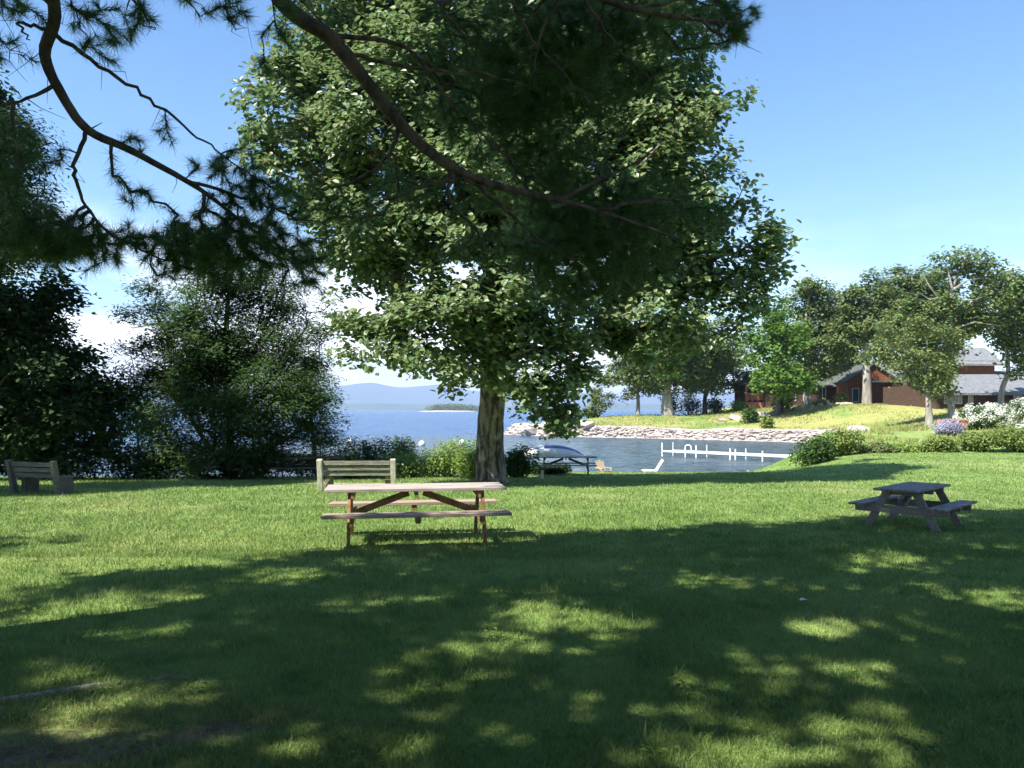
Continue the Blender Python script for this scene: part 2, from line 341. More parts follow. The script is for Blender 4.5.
# the lake, one sheet to the far shore
wv = [(-22000,-50,LAKE),(22000,-50,LAKE),(22000,22000,LAKE),(-22000,22000,LAKE)]
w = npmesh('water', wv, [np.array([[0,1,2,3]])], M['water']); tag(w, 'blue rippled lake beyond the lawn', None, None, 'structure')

# far mountains: real ridges of terrain across the lake
def ridge(name, Y0, depth, prof, mat_, label, amp, seed):
    px = np.linspace(-900, 1900, 260); v = np.linspace(0, 1, 16)
    PX, VV = np.meshgrid(px, v); top = np.interp(PX, [p[0] for p in prof], [p[1] for p in prof])
    Yc = Y0+VV*depth; X = (PX-512)/F*Y0*(1+.05*VV)
    hz = (HOR-top)/F*(Y0+depth*.5)*np.sin(np.clip(VV*1.0,0,1)*math.pi)**.8
    hz *= 1+amp*(fbm(PX*.02, VV*3, 1.3, 5, seed)-.5)
    V = np.stack([X.ravel(), Yc.ravel(), (LAKE-4+hz).ravel()], 1); n1 = len(px); id_ = np.arange(PX.size).reshape(len(v), n1)
    f = np.stack([id_[:-1,:-1], id_[:-1,1:], id_[1:,1:], id_[1:,:-1]], -1).reshape(-1,4)
    tag(npmesh(name, V, [f], mat_, None, True), label, None, None, 'structure')
M['hill'] = surf('wooded_hillside', (.04,.075,.03), (.07,.11,.045), .004, (1,1,1), .95, 0)
ridge('mountains', 9000, 5000, [(-900,395),(-200,389),(60,388),(250,390),(300,386),(345,382),(380,389),(420,386),(480,392),(560,390),(640,396),(700,392),(760,390),(830,396),(1900,392)], M['hill'], 'hazy blue mountains across the lake', .25, 3)
ridge('hills', 5500, 1800, [(-900,404),(100,401),(300,403),(360,402),(430,404),(520,405),(640,403),(760,404),(1900,402)], M['hill'], 'low wooded shore across the lake', .5, 6)

# ------------------------------------------------------------------ foliage builders
TL = np.array([(0,0,0),(.30,.34,.07),(.72,.27,.04),(1,0,-.10),(.72,-.27,.04),(.30,-.34,.07)], float); TLF = np.array([(0,1,2,3),(0,3,4,5)])
TS = np.array([(0,0,0),(.5,.36,.08),(1,0,-.06),(.5,-.36,.08)], float); TSF = np.array([(0,1,2,3)])
TN = np.array([(0,0,0),(.45,.16,.03),(1,0,-.06),(.45,-.16,.03)], float)
def leaf_mesh(C, size, up=.5, out_dir=None, tmpl=TL, tf=TLF, droop=.3, r=None):
    n = len(C); nrm = rng.normal(size=(n,3)); nrm /= np.linalg.norm(nrm, axis=1)[:, None]; nrm[:,2] = np.abs(nrm[:,2])
    nrm = nrm*(1-up)+np.array([0,0,up])
    if out_dir is not None: nrm = nrm+out_dir*.45
    nrm /= np.linalg.norm(nrm, axis=1)[:, None]
    d = rng.normal(size=(n,3)); d[:,2] -= droop
    d -= nrm*(d*nrm).sum(1)[:, None]; d /= np.linalg.norm(d, axis=1)[:, None]; s = np.cross(nrm, d)
    sz = (size*rng.uniform(.65,1.25,n))[:, None, None]
    V = C[:, None, :]+sz*(tmpl[None,:,0:1]*d[:,None,:]+tmpl[None,:,1:2]*s[:,None,:]+tmpl[None,:,2:3]*nrm[:,None,:])
    k = len(tmpl); Fc = (tf[None]+(np.arange(n)*k)[:, None, None]).reshape(-1, tf.shape[1])
    return V.reshape(-1,3), Fc
def ball(n, shell=.5):
    p = rng.normal(size=(n,3)); p /= np.linalg.norm(p, axis=1)[:, None]
    return p*(rng.random(n)**shell)[:, None]
def blobs_pts(blobs, spacing_m, shell=.45, sats=0):
    """blobs: (px, py, rx_px, ry_px, Y, r_depth_m, [density])"""
    P = []; O = []; extra = []
    for b_ in blobs:
        for _ in range(sats):
            a = rng.uniform(0, 2*math.pi); q_ = rng.uniform(.95, 1.22); f_ = rng.uniform(.16, .30)
            extra.append((b_[0]+math.cos(a)*b_[2]*q_, b_[1]+math.sin(a)*b_[3]*q_, b_[2]*f_*1.3, b_[3]*f_, b_[4]+rng.uniform(-.5,.5)*b_[5], b_[5]*f_, 1.6))
    for b_ in list(blobs)+extra:
        px, py, rx, ry, Y, rd = b_[:6]; dn = b_[6] if len(b_) > 6 else 1
        c = at(px, py, Y); r = np.array([rx/F*Y, rd, ry/F*Y]); vol = 4.19*r.prod()
        n = max(6 if sats == 0 else 2, int(vol/spacing_m**3*dn)); q = ball(n, shell); P.append(c+q*r); O.append(q)
    return np.concatenate(P), np.concatenate(O)
def grow(skel, T, alpha=.45, first=0):
    """skel: list of (point, parent index). joins every target to the skeleton, short paths first"""
    n0 = len(skel); n = len(T); P = np.zeros((n0+n,3)); par = np.full(n0+n, -1); pl = np.zeros(n0+n)
    for i, (p, q) in enumerate(skel):
        P[i] = p; par[i] = q
        if q >= 0: pl[i] = pl[q]+np.linalg.norm(P[i]-P[q])
    P[n0:] = T; best = np.full(n, 1e9); bp = np.zeros(n, int); done = np.zeros(n, bool)
    for i in range(first, n0):
        c = np.linalg.norm(T-P[i], axis=1)*1.0+alpha*pl[i]; m_ = c < best; best[m_] = c[m_]; bp[m_] = i
    order = list(range(n0))
    for _ in range(n):
        j = int(np.argmin(np.where(done, 1e9, best))); done[j] = True; i = n0+j; par[i] = bp[j]; d = np.linalg.norm(P[i]-P[par[i]]); pl[i] = pl[par[i]]+d; order.append(i)
        c = np.linalg.norm(T-P[i], axis=1)+alpha*pl[i]; m_ = (c < best) & ~done; best[m_] = c[m_]; bp[m_] = i
    cnt = np.ones(n0+n)
    for i in reversed(order):
        if par[i] >= 0: cnt[par[i]] += cnt[i]
    return P, par, cnt, n0
def limb_mesh(P, par, cnt, n0, rtip, rmax, expo=.46, sides=5, skip=0, sag=.06):
    Vs = []; Fs = []; b_ = 0
    rad = np.minimum(rtip*cnt**expo, rmax)
    for i in range(max(skip,1), len(P)):
        q = par[i]
        if q < 0 or (i < n0 and q < n0 and skip): continue
        a, c = P[q], P[i]; L_ = np.linalg.norm(c-a)
        if L_ < 1e-4: continue
        mid = (a+c)/2+np.array([rng.normal()*.05, rng.normal()*.05, sag*rng.random()+.02])*L_
        r0 = min(rad[q], rad[i]*1.5); r1 = rad[i]
        V, Fq = tube_np([a, mid, c], [r0, (r0+r1)/2, r1], sides); Vs.append(V); Fs.append(Fq+b_); b_ += len(V)
    return np.concatenate(Vs), np.concatenate(Fs)
def broad_tree(name, base, trunk_pts, trunk_r, blobs, spacing, leaves_per, leaf, leafm, barkm, label, cat='tree', group=None, sigma=.35, rtip=.012, rmax=.2,
               alpha=.45, tmpl=TL, tf=TLF, up=.45, sides=12, targets=None, droop=.3, shell=.45, sats=0, flat=.75, low=0):
    root = empty(name, base); tag(root, label, cat, group); B = np.array(base, float)
    tp = smooth_path(trunk_pts, 4); tr = np.interp(np.linspace(0,1,len(tp)), np.linspace(0,1,len(trunk_r)), trunk_r)
    if sides >= 12:                                   # flare at the foot
        tr[0] *= 1.25; tr[1] *= 1.08
    V, Fq = tube_np(tp, tr, sides, .035); npmesh('trunk', V-B, [Fq], barkm, root, True)
    if targets is None: T, O = blobs_pts(blobs, spacing, shell, sats)
    else: T, O = targets
    skel = [(p, i-1) for i, p in enumerate(tp)]
    k0 = max(1, int(len(skel)*.4)); 
    P, par, cnt, n0 = grow(skel, T, alpha, int(len(skel)*low))
    V, Fq = limb_mesh(P, par, cnt, n0, rtip, rmax, skip=1); npmesh('limbs', V-B, [Fq], barkm, root, True)
    n = len(T)*leaves_per; ii = np.repeat(np.arange(len(T)), leaves_per)
    C = T[ii]+rng.normal(size=(n,3))*sigma*np.array([1,1,flat]); od = O[ii]
    V, Fc = leaf_mesh(C, leaf, up, od, tmpl, tf, droop); npmesh('crown', V-B, [Fc], leafm, root)
    return root
def ground_base(px, Y): x = (px-512)/F*Y; return (x, Y, gz(x, Y)-.05)
def shrub(name, px, py, rxp, ryp, Y, leafm, label, cat='shrub', group=None, leaf=.09, n=2600, bark=None, rd=None, tmpl=TS, tf=TSF, lobes=5, root_at=None):
    c = at(px, py, Y); rx, rz = rxp/F*Y, ryp/F*Y; rd = rd or rx*.8; zb = gz(c[0], c[1])-.03
    top = c[2]+rz; c[2] = zb+.42*(top-zb); rz = .6*(top-zb)
    root = empty(name, (c[0], c[1], zb)); tag(root, label, cat, group)
    P = []; O = []
    for k in range(lobes):
        a = rng.uniform(0, 6.28); q = rng.uniform(.15,.55); cc = np.array([math.cos(a)*q*rx, math.sin(a)*q*rd, rng.uniform(-.2,.35)*rz]); s = rng.uniform(.5,.72)
        b_ = ball(n//lobes, .28); P.append(cc+b_*np.array([rx*s, rd*s, rz*s])); O.append(b_)
    P = np.concatenate(P); O = np.concatenate(O); P += rng.normal(size=P.shape)*leaf*.6
    P[:,2] += c[2]-zb; P[:,2] = np.where(P[:,2] < .03, rng.uniform(.03, .3*(top-zb), len(P)), P[:,2])
    V, Fc = leaf_mesh(P, leaf, .35, O*1.2, tmpl, tf); npmesh('foliage', V, [Fc], leafm, root)
    mb = MB(); h = max(.2, c[2]-zb)
    for k in range(7):
        a = rng.uniform(0, 6.28); e = np.array([math.cos(a)*rx*.5, math.sin(a)*rd*.5, h*rng.uniform(.8,1.2)])
        mb.tube([(e[0]*.08, e[1]*.08, -.02), tuple(e*np.array([.45,.45,.5])), tuple(e)], [.03*h+.008, .02*h+.006, .006], 5)
    mb.build('stems', bark or M['bark_dark'], root)
    return root

# ------------------------------------------------------------------ the big shade tree
Y = 22.5; bx, by, bz = ground_base(492, Y)
tp = [(bx, by, bz-.15), tuple(at(490, 455, Y)), tuple(at(491, 420, Y)), tuple(at(493, 385, Y)), tuple(at(490, 330, Y)), tuple(at(497, 250, Y)), tuple(at(510, 150, Y)), tuple(at(520, 20, Y+.3)), tuple(at(525, -90, Y))]
mainb = [(292,105,50,48,22,1.8),(340,60,72,58,23.5,2.4),(395,120,75,70,21.5,2.5),(325,165,58,50,22.5,2),(385,225,70,60,22,2.4),(350,225,40,40,21.5,1.5),(455,70,95,80,22,3),(560,60,100,90,23,3),
 (640,60,66,70,22,2.4),(675,120,48,50,21,1.8),(695,195,52,50,21.5,1.8),(620,180,80,70,22,2.6),(540,180,90,80,23,3),(470,190,85,75,21,2.6),(640,250,70,55,22.5,2.4),(712,255,44,42,22,1.6),(752,250,26,30,21.5,1.1),
 (395,325,44,36,21,1.6),(372,350,20,16,21,.8),(440,330,55,48,20.6,1.7),(495,300,60,50,21,2),(520,355,40,40,20.8,1.5),(455,375,34,22,21,1.1),(562,378,28,38,20.8,1.1),(560,400,24,18,20.8,.9),(575,300,60,50,22,2.2),(650,315,52,44,21.8,1.6),(690,325,36,34,21.8,1.3),(650,355,26,20,21.8,.9),
 (735,295,24,26,22,1.1),(712,130,14,16,21,.7),(775,268,14,16,21.5,.6,1.5),(520,-70,150,80,22.5,4),(380,-20,80,50,22.5,2.6),(640,-30,70,50,22.5,2.6),(530,400,12,14,20.6,.5),(560,420,14,8,20.8,.5)]
broad_tree('shade_tree', (bx, by, bz), tp, [.46,.40,.37,.36,.34,.28,.22,.12,.05], mainb, .69, 58, .185, M['leaf_main'], M['bark'],
    'tall leafy shade tree with thick pale grey trunk in the middle of the lawn', sigma=.21, rmax=.2, alpha=.35, sides=18, shell=.3, sats=3, low=.42)

# ------------------------------------------------------------------ trees left along the shore
Y = 26.5; b_ = ground_base(228, Y)
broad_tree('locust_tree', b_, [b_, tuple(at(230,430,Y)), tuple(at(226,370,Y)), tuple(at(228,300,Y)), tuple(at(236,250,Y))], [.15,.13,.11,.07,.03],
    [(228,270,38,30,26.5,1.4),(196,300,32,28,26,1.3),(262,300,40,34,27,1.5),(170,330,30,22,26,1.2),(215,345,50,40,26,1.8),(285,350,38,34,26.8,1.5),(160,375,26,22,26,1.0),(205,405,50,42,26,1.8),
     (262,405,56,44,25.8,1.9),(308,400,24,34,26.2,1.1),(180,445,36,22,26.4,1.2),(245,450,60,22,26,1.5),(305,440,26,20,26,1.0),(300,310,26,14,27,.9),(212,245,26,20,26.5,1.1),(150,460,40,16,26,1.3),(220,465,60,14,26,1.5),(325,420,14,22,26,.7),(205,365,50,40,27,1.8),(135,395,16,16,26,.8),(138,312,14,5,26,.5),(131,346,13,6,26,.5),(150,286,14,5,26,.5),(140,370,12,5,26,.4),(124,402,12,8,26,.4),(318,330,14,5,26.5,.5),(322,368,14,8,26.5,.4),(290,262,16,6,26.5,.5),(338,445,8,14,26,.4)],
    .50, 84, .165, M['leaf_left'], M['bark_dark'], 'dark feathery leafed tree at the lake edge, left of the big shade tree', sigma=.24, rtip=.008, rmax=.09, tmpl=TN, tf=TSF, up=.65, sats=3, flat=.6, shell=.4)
Y = 30; b_ = ground_base(140, 29)
broad_tree('sapling', b_, [b_, tuple(at(138,440,29)), tuple(at(135,405,29))], [.06,.04,.02], [(135,410,26,22,29,1),(150,430,26,18,28.6,.9),(118,425,16,14,29,.7)],
    .45, 70, .17, M['leaf_bright'], M['bark_dark'], 'small bright green sapling between the two dark masses of shore trees', sigma=.24, rtip=.008, rmax=.05, tmpl=TN, tf=TSF)
Y = 31; b_ = ground_base(318, 30.5)
broad_tree('willow_tree', b_, [b_, tuple(at(312,430,30.5)), tuple(at(308,380,30.5)), tuple(at(305,360,30.5))], [.09,.07,.05,.02], [(300,370,26,20,30.5,1.1),(318,390,18,24,30.5,.9),(290,395,24,22,30.5,1)],
    .5, 70, .16, M['leaf_shrub'], M['bark_dark'], 'slim pale green young tree behind the right edge of the feathery tree', sigma=.26, rtip=.008, rmax=.05, tmpl=TN, tf=TSF)
Y = 24; b_ = ground_base(20, 25)
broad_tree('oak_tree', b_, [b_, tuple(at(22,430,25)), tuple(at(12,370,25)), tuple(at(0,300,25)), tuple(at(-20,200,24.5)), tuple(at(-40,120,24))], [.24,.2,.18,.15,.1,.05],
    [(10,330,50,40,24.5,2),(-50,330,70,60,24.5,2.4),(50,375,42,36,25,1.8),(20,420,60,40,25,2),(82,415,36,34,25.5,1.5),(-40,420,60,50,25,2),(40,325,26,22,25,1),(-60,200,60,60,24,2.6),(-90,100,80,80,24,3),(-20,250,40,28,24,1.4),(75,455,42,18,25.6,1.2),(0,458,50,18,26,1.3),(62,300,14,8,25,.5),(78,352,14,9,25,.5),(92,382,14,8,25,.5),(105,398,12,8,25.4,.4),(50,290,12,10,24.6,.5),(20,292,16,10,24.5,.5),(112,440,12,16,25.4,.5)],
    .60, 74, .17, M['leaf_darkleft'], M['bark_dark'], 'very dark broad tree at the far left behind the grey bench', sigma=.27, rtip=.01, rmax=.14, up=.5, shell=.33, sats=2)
b_ = ground_base(8, 21)
T_ = [(8,200,50,34,19,1.3),(-30,150,60,50,19,1.6),(30,235,34,26,19,1),(14,140,34,30,19,1.1),(-40,240,40,40,19,1.5),(0,262,30,18,19,.9)]
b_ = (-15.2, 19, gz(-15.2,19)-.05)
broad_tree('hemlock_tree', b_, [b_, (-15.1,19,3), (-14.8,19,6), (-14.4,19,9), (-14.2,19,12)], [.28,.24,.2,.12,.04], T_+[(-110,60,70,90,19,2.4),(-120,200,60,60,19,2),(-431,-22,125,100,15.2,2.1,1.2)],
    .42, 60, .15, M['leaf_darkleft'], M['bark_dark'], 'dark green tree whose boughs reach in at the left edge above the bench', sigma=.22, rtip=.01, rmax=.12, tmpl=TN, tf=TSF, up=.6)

# ------------------------------------------------------------------ the pine overhead (trunk just left of the frame)
def needles(C, D, n, length, width, spread=.75):
    m_ = len(C); ii = np.repeat(np.arange(m_), n); d = D[ii]+rng.normal(size=(m_*n,3))*spread; d /= np.linalg.norm(d, axis=1)[:, None]
    base = C[ii]-D[ii]*(rng.random(m_*n)*.06)[:, None]; s = np.cross(d, rng.normal(size=d.shape)); s /= np.linalg.norm(s, axis=1)[:, None]
    ln = (length*rng.uniform(.7,1.15,m_*n))[:, None]; tip = base+d*ln; tip[:,2] -= .1*ln[:,0]*rng.random(m_*n)
    w_ = s*width/2; V = np.stack([base-w_, base+w_, tip], 1).reshape(-1,3); return V, np.arange(len(V)).reshape(-1,3)
pb = (-6.2, 4.4, gz(-6.2,4.4)-.1); PB = np.array(pb)
pine = empty('pine_tree', pb); tag(pine, 'large pine whose long drooping boughs of needles hang across the top of the view', 'tree')
tpp = smooth_path([pb, (-6.2,4.4,3), (-6.1,4.45,7), (-6.15,4.5,12), (-6.0,4.5,17)], 5); trr = np.interp(np.linspace(0,1,len(tpp)), [0,.05,.5,1], [.48,.38,.28,.05])
V, Fq = tube_np(tpp, trr, 18, .03); npmesh('trunk', V-PB, [Fq], M['bark_pine'], pine, True)
def bough(start, path, side, r0, blobs, spacing, n_need=36, doff=0.0):
    """path/side: px,py,Y lists. one bough = one part; its needles are a sub-part"""
    main = smooth_path([start]+[tuple(at(*p)) for p in path], 5)
    skel = [(p, i-1) for i, p in enumerate(main)]
    radv = {}
    Vs = []; Fs = []; nb = 0
    rm = np.interp(np.linspace(0,1,len(main)), [0,.55,1], [r0*1.3, r0*.8, r0*.18]); V, Fq = tube_np(main, rm, 9, .03); Vs.append(V); Fs.append(Fq); nb = len(V)
    for sd_ in side:
        p0 = at(*sd_[0]); k = int(np.argmin([np.linalg.norm(np.array(s[0])-p0) for s in skel])); pts = smooth_path([skel[k][0]]+[tuple(at(*p)) for p in sd_[1:]], 6); pts[1:-1] += rng.normal(size=(len(pts)-2, 3))*.010
        rs = np.linspace(min(r0*.42, .026), .004, len(pts)); V, Fq = tube_np(pts, rs, 7, .03); Vs.append(V); Fs.append(Fq+nb); nb += len(V)
        prev = k
        for p in pts[1:]: skel.append((p, prev)); prev = len(skel)-1
    for _ in range(34):
        k = int(rng.integers(4, len(skel))); p = np.array(skel[k][0]); d = rng.normal(size=3)*np.array([1,.6,.9]); d /= np.linalg.norm(d); ln = rng.uniform(.08,.30)
        pts = [p, p+d*ln*.5+rng.normal(size=3)*.035, p+d*ln+rng.normal(size=3)*.07-np.array([0,0,.05])]; V, Fq = tube_np(pts, [.004,.0028,.0012], 5); Vs.append(V); Fs.append(Fq+nb); nb += len(V)
    blobs = [(b_[0],b_[1],b_[2],b_[3],b_[4]+doff)+tuple(b_[5:]) for b_ in blobs]
    T, O = blobs_pts(blobs, spacing, .5)
    P, par, cnt, n0 = grow(skel, T, .25)
    V, Fq = limb_mesh(P, par, cnt, n0, .0022, .018, expo=.42, sides=5, skip=1, sag=.15); Vs.append(V); Fs.append(Fq+nb)
    bo = npmesh('bough', np.concatenate(Vs)-PB, [np.concatenate(Fs)], M['bark_pine'], pine, True)
    D = P[n0:]-P[par[n0:]]; ln_ = np.linalg.norm(D, axis=1)[:, None]; D = D/(ln_+1e-6)
    C = [P[n0:]]; DD = [D]
    for f_ in (.15, .45):                                   # needles further back along each twig too
        m_ = rng.random(len(D)) < .5; C.append((P[n0:]-D*ln_*f_)[m_]); DD.append(D[m_])
    C = np.concatenate(C); DD = np.concatenate(DD)
    V, Fn = needles(C, DD, 36, .125, .0042, .95); npmesh('needles', V-PB, [Fn], M['needle'], bo)
    return bo
# the left bough that curls in from the top edge
bough((-6.15,4.45,8.2), [(60,-160,5.2),(48,-40,5.7),(55,15,6),(45,55,6.1),(62,95,6.2),(88,130,6.3),(130,150,6.5),(185,180,6.8),(215,200,7),(250,228,7.2),(290,252,7.4)],
  [[(86,128,6.3),(75,165,6.3),(80,190,6.4),(100,225,6.5),(150,255,6.6),(200,270,6.8),(250,290,7)],
   [(66,40,6.05),(100,65,6.2),(150,100,6.4),(190,130,6.7),(230,160,7),(270,190,7.2)],
   [(46,92,6.2),(20,100,6.1),(-20,110,6)],
   [(47,30,6),(20,22,5.9),(30,40,5.8)],
   [(190,182,6.8),(240,195,7),(290,215,7.1),(330,225,7.3)],
   [(48,5,5.9),(10,-20,5.7),(-40,-10,5.6)]], .043,
  [(150,140,28,14,6.6,.3),(225,165,40,20,7,.3,.9),(255,200,36,22,7.1,.3),(210,215,30,16,6.9,.3,.8),(130,190,28,16,6.5,.3,.8),(110,235,34,18,6.5,.35),(170,245,46,22,6.7,.4,1.2),(235,262,50,26,7,.4,1.3),(300,262,34,26,7.3,.4,1.2),
   (185,262,42,20,6.8,.4,1.2),(285,225,34,24,7.3,.35),(30,230,50,40,6.4,.5,.9),(10,180,40,30,6.2,.4,.7),(300,290,26,16,7.2,.3,.7),(160,275,34,10,6.8,.3,.7),(70,228,34,20,6.5,.4,.9),(60,240,60,26,6.5,.5,1.3),(20,150,40,30,6.2,.4,.9),(220,240,70,30,7,.5,1.2),(60,250,60,22,6.5,.5,1.0),(255,185,50,30,7.1,.4,.7)], .146)
bough((-6.15,4.45,7.6), [(0,-160,5.2),(40,-60,5.7),(120,-20,6.2),(200,-20,6.6)], [[(40,-60,5.7),(60,-20,5.9),(80,20,6)],[(120,-20,6.2),(140,10,6.3),(155,30,6.3)],[(200,-20,6.6),(225,-5,6.7),(240,12,6.7)],[(0,-60,5.6),(-10,20,5.7),(10,50,5.8)]], .03,
  [(15,10,26,20,5.8,.3),(80,12,24,18,6,.3),(120,30,26,16,6.2,.3),(150,15,22,14,6.3,.25),(10,50,22,14,5.8,.25,.9),(190,0,24,14,6.5,.25,.9),(225,8,20,12,6.7,.25,.8),(100,50,18,10,6.1,.2,.8)], .13)
# the heavy central bough
bough((-6.1,4.5,9.6), [(150,-190,6.2),(230,-80,6.8),(285,5,7.2),(330,38,7.4),(365,80,7.5),(395,118,7.6),(425,148,7.7),(460,172,7.9),(505,188,8.1),(560,200,8.3),(620,218,8.5),(680,240,8.7)],
  [[(330,35,7.4),(370,60,7.5),(430,70,7.6),(490,75,7.8),(540,90,8)],
   [(345,10,7.4),(400,45,7.6),(450,100,7.9),(500,150,8.1),(560,195,8.3)],
   [(460,172,7.9),(500,205,8.1),(540,240,8.3),(580,265,8.5)],
   [(470,175,7.9),(430,185,7.8),(385,200,7.8),(350,215,7.8)],
   [(400,125,7.6),(385,160,7.7),(345,185,7.8),(310,190,7.8)],
   [(450,168,7.9),(450,200,7.9),(475,230,8),(490,260,8.1)],
   [(600,212,8.4),(650,200,8.6),(700,195,8.8),(735,200,8.9)],
   [(560,200,8.3),(620,170,8.5),(660,150,8.6)]], .07,
  [(600,235,60,44,8.4,.5,1.25),(560,175,60,44,8.2,.5,1.25),(500,130,56,40,8,.45,1.0),(640,200,48,40,8.6,.45,1.2),(690,215,40,26,8.8,.4,1.1),(725,215,24,18,8.9,.3,1.0),(540,260,50,34,8.3,.45,1.1),(590,290,46,26,8.5,.4,.9),(470,250,40,26,8,.4,.8),
   (450,110,40,30,7.8,.4,.8),(400,190,44,28,7.8,.4,.9),(345,215,40,26,7.8,.4,.9),(300,200,24,22,7.7,.35,.8),(310,250,34,22,7.7,.35,.9),(420,60,40,20,7.6,.35,.7),(480,200,36,22,8,.35,.8),(650,265,40,24,8.6,.4,1.0),(590,240,90,60,8.6,.7,1.1),(520,120,80,60,8.2,.6,.9)], .170, doff=.75)
# upper right bough with tufts against the sky
bough((-6.1,4.5,10.2), [(200,-260,6.2),(380,-130,7),(500,-50,7.5),(580,-10,7.8),(640,10,8),(700,20,8.2),(738,22,8.4)],
  [[(500,-50,7.5),(520,20,7.7),(560,70,7.9),(600,110,8)],[(580,-10,7.8),(610,40,8),(650,80,8.1)],[(640,10,8),(680,0,8.1),(725,8,8.2)],[(700,20,8.2),(720,35,8.2),(735,40,8.3)],[(380,-130,7),(420,-40,7.3),(450,20,7.5),(490,50,7.6)],[(560,-20,7.7),(540,40,7.8),(530,90,8)]], .048,
  [(520,30,60,36,7.7,.45,1.1),(600,30,54,36,7.9,.45,1.2),(560,90,54,34,7.9,.45,1.1),(660,25,42,28,8.1,.4,1.2),(715,18,30,18,8.3,.3,1.3),(735,32,18,12,8.3,.25,1.6),(728,20,30,24,8.4,.4,2.2),(742,30,14,16,8.4,.2,2.5),(650,75,40,24,8.1,.35,1.0),(450,20,40,24,7.5,.4,.9),(480,60,40,24,7.6,.4,.8),(700,40,26,12,8.2,.3,1.1),(600,120,40,28,8,.4,1.0),(330,10,30,12,7.3,.3,.7),(560,60,110,60,8,.7,.9)], .165, doff=.6)
bough((-6.1,4.5,8.8), [(130,-170,5.8),(200,-90,6.3),(262,-30,6.6),(275,20,6.7)], [[(240,-40,6.5),(225,0,6.6),(235,30,6.6)],[(262,-25,6.6),(300,0,6.7),(330,30,6.8)]], .022,
  [(235,12,18,12,6.6,.2,.8),(290,5,22,10,6.7,.2,.8),(275,40,20,12,6.7,.2,.8),(265,70,16,12,6.7,.2,.7)], .14)

# shade crowns: where the sun reaches them they shade the near lawn
bx_ = [-20,-16,-5,-3.9,-2,.1,3,6.5,10.5,16]; by_ = [7.6,7.6,7.5,9.3,10.0,11.0,12.3,14.2,15.6,16.6]
def gpt(px, py): Yg = EYE*F/(py-HOR); return ((px-512)/F*Yg, Yg)
holes = [(gpt(130,602),.55,.5),(gpt(10,625),.4,.3),(gpt(590,622),.75,.42),(gpt(530,612),.4,.3),(gpt(845,622),.6,.25),(gpt(998,600),.5,.45),(gpt(815,668),.45,.18),(gpt(640,700),.32,.14),(gpt(735,745),.34,.16),(gpt(850,745),.3,.15),(gpt(80,668),.35,.12),
         (gpt(430,660),.4,.13),(gpt(300,575),.6,.3),(gpt(720,582),.5,.25),(gpt(90,725),.25,.1),(gpt(150,698),.3,.12),(gpt(480,735),.3,.1),(gpt(560,655),.35,.12),(gpt(920,560),.6,.25),(gpt(400,600),.5,.12),(gpt(690,760),.4,.12)]
G = np.stack([rng.uniform(-17,15,9000), rng.uniform(-3,17,9000)], 1); lim = np.interp(G[:,0], bx_, by_)-.35+1.3*(vnoise(G[:,0],G[:,1],.8,4)-.5)
keep = (G[:,1] < lim)
keep &= ~((G[:,1] < 16) & (vnoise(G[:,0],G[:,1],1.1,8) > .90))
for (hx, hy), rx, ry in holes: keep &= (((G[:,0]-hx)/(rx*.8+.2))**2+((G[:,1]-hy)/(ry*.7+.2))**2 > 1)
G = G[keep]; zz = 9.4+3.0*rng.random(len(G))+1.2*vnoise(G[:,0],G[:,1],.4,1)
zz = np.where(G[:,1] > 11, zz+1.5, zz)
T = np.stack([G[:,0]+SUN[0]/SUN[2]*zz, G[:,1]+SUN[1]/SUN[2]*zz, zz], 1)
is_pine = (T[:,0] < -9) & (T[:,1] < 9) & (rng.random(len(T)) < .7)
Tm = T[~is_pine][:3700]; Tp = T[is_pine][:2200]
# keep only what a viewer at the camera could not see below the top of the frame
vis = lambda q: (q[:,2]-EYE)/np.maximum(q[:,1],.01)*F < 440
Tm = Tm[~(vis(Tm) & (Tm[:,1] > 0))]; 
bm_ = (-1.5,-5.0, gz(-1.5,-5)-.05)
broad_tree('maple_tree', bm_, [bm_, (-1.5,-5,3), (-1.4,-4.6,6), (-1.6,-3.5,8.5), (-1.8,-2,10.5)], [.45,.38,.33,.25,.12], None, 0, 30, .22, M['leaf_shade'], M['bark_dark'],
    'broad maple behind the viewer whose crown shades the near lawn', sigma=.20, rtip=.012, rmax=.18, tmpl=TS, tf=TSF, up=.75, targets=(Tm, np.zeros_like(Tm)))
for (tx, ty, hh, lab) in [(-15,-9,12,'tall dense unseen tree added behind the viewer, to the left, to block sky light'),(-4,-15,13,'tall dense unseen tree added straight behind the viewer to block sky light'),(9,-13,12,'tall dense unseen tree added behind the viewer, to the right, to block sky light'),(17,-4,11,'dense unseen tree added well to the right of the viewer to block sky light'),(-19,3,12,'dense unseen tree added well to the left of the viewer to block sky light')]:  # unseen trees added to cut low sky light on the near lawn
    b_ = (tx, ty, gz(tx,ty)-.05); cs = [(tx+rng.normal()*2, ty+rng.normal()*1.5, hh*u, ) for u in (.3,.45,.6,.75,.9) for _ in range(3)]
    Tt = []; Oo = []
    for c_ in cs: q = ball(26, .4); Tt.append(np.array(c_)+q*np.array([3.2,2.6,2.4])); Oo.append(q)
    Tt = np.concatenate(Tt); Oo = np.concatenate(Oo); Tt[:,2] = np.maximum(Tt[:,2], 1.0)
    broad_tree('sky_blocking_tree', b_, [b_, (tx,ty,hh*.3), (tx,ty,hh*.7), (tx,ty,hh*.9)], [.32,.28,.16,.06], None, 0, 40, .34, M['leaf_shade'], M['bark_dark'], lab, 'tree', 'unseen trees added to block sky light', sigma=.6, rtip=.015, rmax=.15, tmpl=TS, tf=TSF, targets=(Tt, Oo))
skel = [(p, i-1) for i, p in enumerate(tpp)]; P, par, cnt, n0 = grow(skel, Tp, .4)
